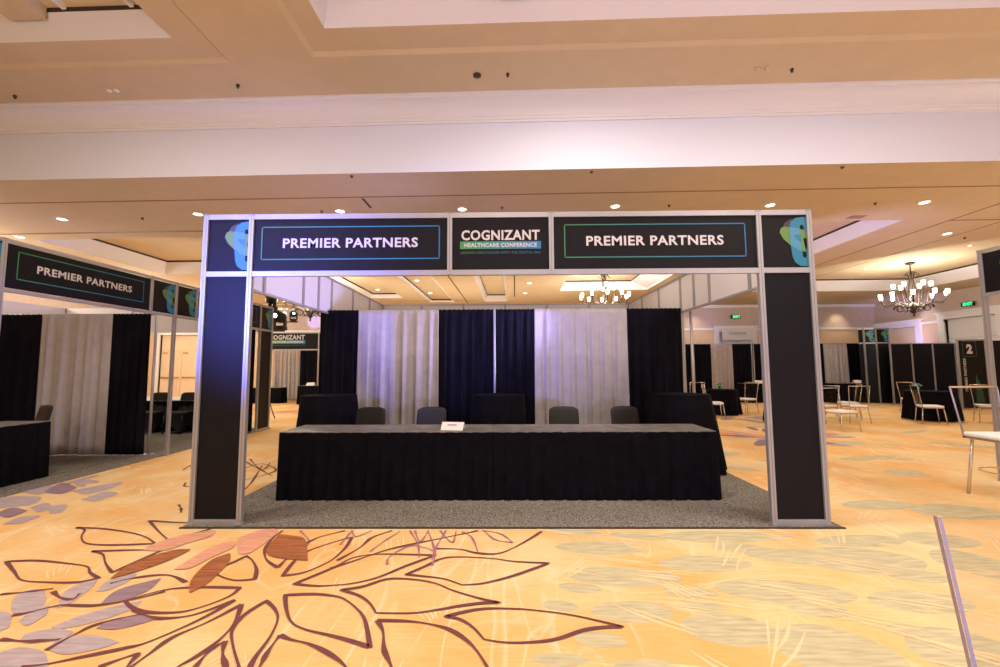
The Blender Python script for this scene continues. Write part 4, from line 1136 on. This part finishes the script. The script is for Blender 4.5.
# ------------------------------------------------------------------ ceiling fittings
def downlight(label, x, y, z, on=True):
    r = thing('ceiling_downlight', label, 'ceiling light', (x, y, z), 0, 'recessed ceiling downlights')
    p = MB(); n = 20
    vs = [(.105*cos(2*pi*k/n), .105*sin(2*pi*k/n), -.001) for k in range(n)] + [(.10*cos(2*pi*k/n), .10*sin(2*pi*k/n), -.010) for k in range(n)] + [(.075*cos(2*pi*k/n), .075*sin(2*pi*k/n), -.010) for k in range(n)]
    p.add(vs, [(i*n+k, i*n+(k+1) % n, (i+1)*n+(k+1) % n, (i+1)*n+k) for i in range(2) for k in range(n)], 'ringw', True); p.build('trim_ring', r)
    p = MB(); p.lathe([(.001, -.004), (.078, -.004), (.074, -.009), (.001, -.011)], 'lens', n=20); p.build('lens', r)
    return r
DL = [(-8.61,3.92,Z1,'above the left header, second from the left edge'), (-10.7,5.0,Z1-.0,'at the far left just above the left booth corner post'), (-11.2,6.3,Z1,'just above the left PREMIER PARTNERS board'),
      (-5.78,3.72,Z1,'touching the top left corner of the central booth'), (-3.03,3.63,Z1,'above the left PREMIER PARTNERS header'),
      (-.74,3.59,Z1,'just above the COGNIZANT header'), (2.07,3.51,Z1,'above the right PREMIER PARTNERS header'), (4.89,3.52,Z1,'just above the top right logo board'),
      (7.6,3.45,Z1,'right of the booth in the front row of lights'), (9.9,5.3,Z1,'near the upper right edge above the violet strip'),
      (12.9,7.6,4.78,'upper right inside the recessed panel near the edge'), (11.6,7.9,4.78,'left of the right chandelier canopy'), (12.4,10.4,4.78,'left behind the right chandelier canopy'),
      (-8.2,7.4,4.77,'in the recessed panel left of the booth'), (-3.03,10.5,4.51,'inside the booth opening at left'), (-3.0,13.0,4.51,'deepest in the booth opening at left'), (-5.0,12.5,4.57,'inside the booth opening by the violet header'),
      (.89,10.54,Z1,'inside the booth opening right of the dark slot'), (.84,12.53,Z1,'farther inside the opening right of the dark slot'), (2.85,10.9,4.78,'beside the central chandelier canopy'),
      (6.6,5.9,4.77,'in the violet edged recess right of the booth')]
for x, y, z, wl in DL: downlight('lit round downlight ' + wl, x, y, z)
for x, y, e_ in ((-8.6,3.9,60), (-5.8,3.7,60), (-3.0,3.6,45), (-.74,3.6,45), (2.07,3.5,45), (4.9,3.5,60), (7.6,3.4,70), (9.9,5.3,80), (-3,10.5,80), (.9,10.5,80), (.84,12.5,80), (6.6,5.9,90), (11.6,7.9,80), (-8.2,7.4,80), (8.5,11.0,80), (-9.5,11.5,120)):
    light('downlight_beam', 'SPOT', (x, y, 4.34), e_*1.5, (1, .86, .68), (x, y, 0), .06, 95, .8)
for x, y in ((-13.5, 15.2), (9.0, 15.5), (13.8, 15.6), (15.8, 15.6), (-16.0, 15.2)):
    light('wall_washer', 'SPOT', (x, y, 4.3), 45, (1, .78, .5), (x, y+.9, 2.2), .05, 80, .9)
light('wall_washer', 'SPOT', (16.9, 13.6, 4.3), 45, (1, .78, .5), (17.6, 13.6, 2.4), .05, 80, .9)

def sensor(name, label, cat, x, y, z, r0, group, pend=0, m='sensor'):
    p = MB(); p.lathe([(.001, 0), (r0, 0), (r0, -.015), (r0*.5, -.03-pend), (.001, -.034-pend)], m, n=14)
    tag(p.build(name, loc=(x, y, z-.001)), label, cat, group)
sensor('ceiling_speaker', 'black round ceiling fitting above the COGNIZANT board on the near ceiling', 'ceiling fitting', -.32, 1.44, Z2-.04, .055, None)
for x, y, wl in ((.1, 1.42, 'just right of the black round fitting'), (-3.71, 1.58, 'above the upper left part of the beam'), (3.93, 1.40, 'right of the pair of marks at the upper right'), (-7.1, 1.75, 'at the far upper left edge')):
    sensor('sprinkler_head', 'tiny sprinkler on the near ceiling, ' + wl, 'sprinkler', x, y, Z2-.04, .022, 'sprinkler heads on the near ceiling', .02)
for x, y, wl in ((-3.37, 3.62, 'left of the header light'), (0.0, 3.51, 'above the COGNIZANT board'), (3.04, 3.48, 'above the right header'), (6.74, 3.47, 'right of the booth'), (-7.0, 3.9, 'above the gap beside the left booth'), (10.6, 5.6, 'at the upper right')):
    sensor('sprinkler_head', 'dark sprinkler head on the lower ceiling, ' + wl, 'sprinkler', x, y, Z1, .024, 'sprinkler heads on the lower ceiling', .01, 'sprink')
for x, y, wl in ((-2.29, 2.19, 'left'), (1.36, 2.12, 'middle'), (5.04, 2.05, 'right')):
    sensor('sprinkler_head', 'small brown sprinkler under the beam, the %s one of three' % wl, 'sprinkler', x, y, Z1, .024, 'sprinkler heads under the beam', .0, 'sprink')
for x, y, r0, wl in ((3.45, 1.38, .035, 'left'), (3.58, 1.37, .03, 'right')):
    p = MB(); p.lathe([(.001, 0), (r0, 0), (r0*.9, -.02), (.001, -.024)], 'ringw', n=14)
    tag(p.build('ceiling_disc', loc=(x, y, Z2-.041)), 'small pale ceiling cap at the upper right, the %s of a pair' % wl, 'ceiling fitting', 'pair of pale ceiling caps')
for x, y, wl in ((-5.62, 1.66, 'left'), (-5.52, 1.66, 'right')):
    p = MB(); p.lathe([(.001, 0), (.035, 0), (.03, -.02), (.001, -.024)], 'card', n=14)
    tag(p.build('ceiling_disc', loc=(x, y, Z2-.041)), 'small white ceiling cap below the left coffer, the %s of a pair' % wl, 'ceiling fitting', 'pair of white ceiling caps')
p = MB(); p.lathe([(.001, 0), (.07, 0), (.06, -.025), (.001, -.03)], 'ringw', n=16)
tag(p.build('smoke_detector', loc=(3.62, .98, Z2-.001)), 'pale round detector near the top right on the near ceiling', 'smoke detector')

# exit signs
def exit_sign(label, loc, rz):
    r = thing('exit_sign', label, 'exit sign', loc, rz, 'green exit signs over far doorways')
    p = MB(); p.box(-.22, .22, -.03, .03, -.08, .08, 'black_metal'); p.build('housing', r)
    q = MB(); F = Face((.02, -.031, 0), (1, 0, 0), (0, -1, 0)); quad(q, F, -.20, .2, -.07, .07, 'sensor', .0); 
    put_text(q, F, 'EXIT', 0, 0, .34, .12, 'exit', .004, .05, 1.1); q.build('lettering', r)
exit_sign('green lit exit sign above the white doorway seen by the right column', (11.0, 16.1, 3.83), 0)
exit_sign('green lit exit sign above the white doorway at the far right', (17.48, 12.0, 3.78), -pi/2)
p = MB()
F = Face((10.97, 15.95, 2.98), (1, 0, 0), (0, -1, 0)); quad(p, F, -.72, .72, -.28, .28, 'white_panel', 0); 
sg = p.build('wall_sign'); tag(sg, 'white sign board in the doorway above the pale far drape', 'sign')
bk = MB(); bk.box(10.25, 11.69, 15.96, 15.98, 2.7, 3.26, 'white_panel'); bk.build('backing_board', sg)
bk = MB(); bk.box(10.4, 10.43, 15.98, 16.28, 2.9, 2.93, 'alu'); bk.box(11.5, 11.53, 15.98, 16.28, 2.9, 2.93, 'alu'); bk.build('bracket', sg)
q = MB(); quad(q, F, -.42, .42, -.02, .10, 'alu', .003); q.build('printed_line', sg)

# ------------------------------------------------------------------ stage lighting on a stand
r = thing('light_stand', 'black lighting stand rising behind the distant left column', 'stand', (-6.89, 8.3, 0))
p = MB(); p.tube([(0, 0, .35), (0, 0, 3.19)], .025, 'black_metal', 10); p.build('pole', r)
for k in range(3):
    a = 2*pi*k/3+.5; p = MB(); p.tube([(0, 0, .7), (.2*cos(a), .3*sin(a), .012)], .014, 'black_metal', 8); p.build('leg', r)
p = MB(); p.tube([(-.1, 0, 2.57), (.45, 0, 2.57)], .022, 'black_metal', 8); p.build('crossbar', r)
p = MB(); p.tube([(0, .03, 2.84), (.82, .05, 2.84)], .018, 'black_metal', 8); p.build('crossbar', r)
def moving_head(label, loc, rz, sc=1, lens=True):
    r = thing('moving_head_light', label, 'stage light', loc, rz, 'black moving head lights on the stand')
    p = MB(); p.rbox(-.12*sc, .12*sc, -.1*sc, .1*sc, -.09*sc, .0, 'black_metal', .02); p.build('base', r)
    for sx in (-1, 1):
        p = MB(); p.rbox(sx*.12*sc-.02, sx*.12*sc+.02, -.05*sc, .05*sc, -.02, .26*sc, 'black_metal', .012); p.build('yoke_arm', r)
    p = MB(); p.lathe([(.001, 0), (.09*sc, .0), (.14*sc, .06*sc), (.12*sc, .24*sc), (.10*sc, .26*sc), (.001, .26*sc)], 'black_metal', n=18)
    hd = p.build('head', r); hd.location = (0, .1*sc, .2*sc); hd.rotation_euler = (pi/2, 0, 0)
    q = MB(); q.lathe([(.001, .262*sc), (.045*sc, .262*sc), (.04*sc, .272*sc), (.001, .275*sc)], 'bluelens' if lens else 'sensor', n=16); q.build('lens', hd)
moving_head('lower black moving head with glowing blue lens on the stand', (-6.60, 8.3, 2.72), -.1, 1.4)
moving_head('upper black moving head on top of the stand', (-6.85, 8.32, 3.295), -.6, 1.1, False)
moving_head('small black moving head at the right of the stand', (-6.22, 8.35, 2.93), .5, .75)
# track lights
r = thing('track_light', 'ceiling track with two lit spots beyond the left row', 'track light', (-10.0, 15.0, 4.395))
p = MB(); p.box(-1.2, 1.6, -.02, .02, -.035, 0, 'ringw'); p.build('track', r)
for x in (-.15, .15, .6):
    p = MB(); p.tube([(x, 0, -.03), (x, 0, -.1)], .012, 'black_metal', 6); p.lathe([(.03, 0), (.055, -.12), (.001, -.12)], 'ringw', (x, 0, -.09), 12); q = p.build('spot_head', r)
    q2 = MB(); q2.lathe([(.001, -.212), (.05, -.212), (.001, -.225)], 'lens', (x, 0, 0), 12); q2.build('lens', q)
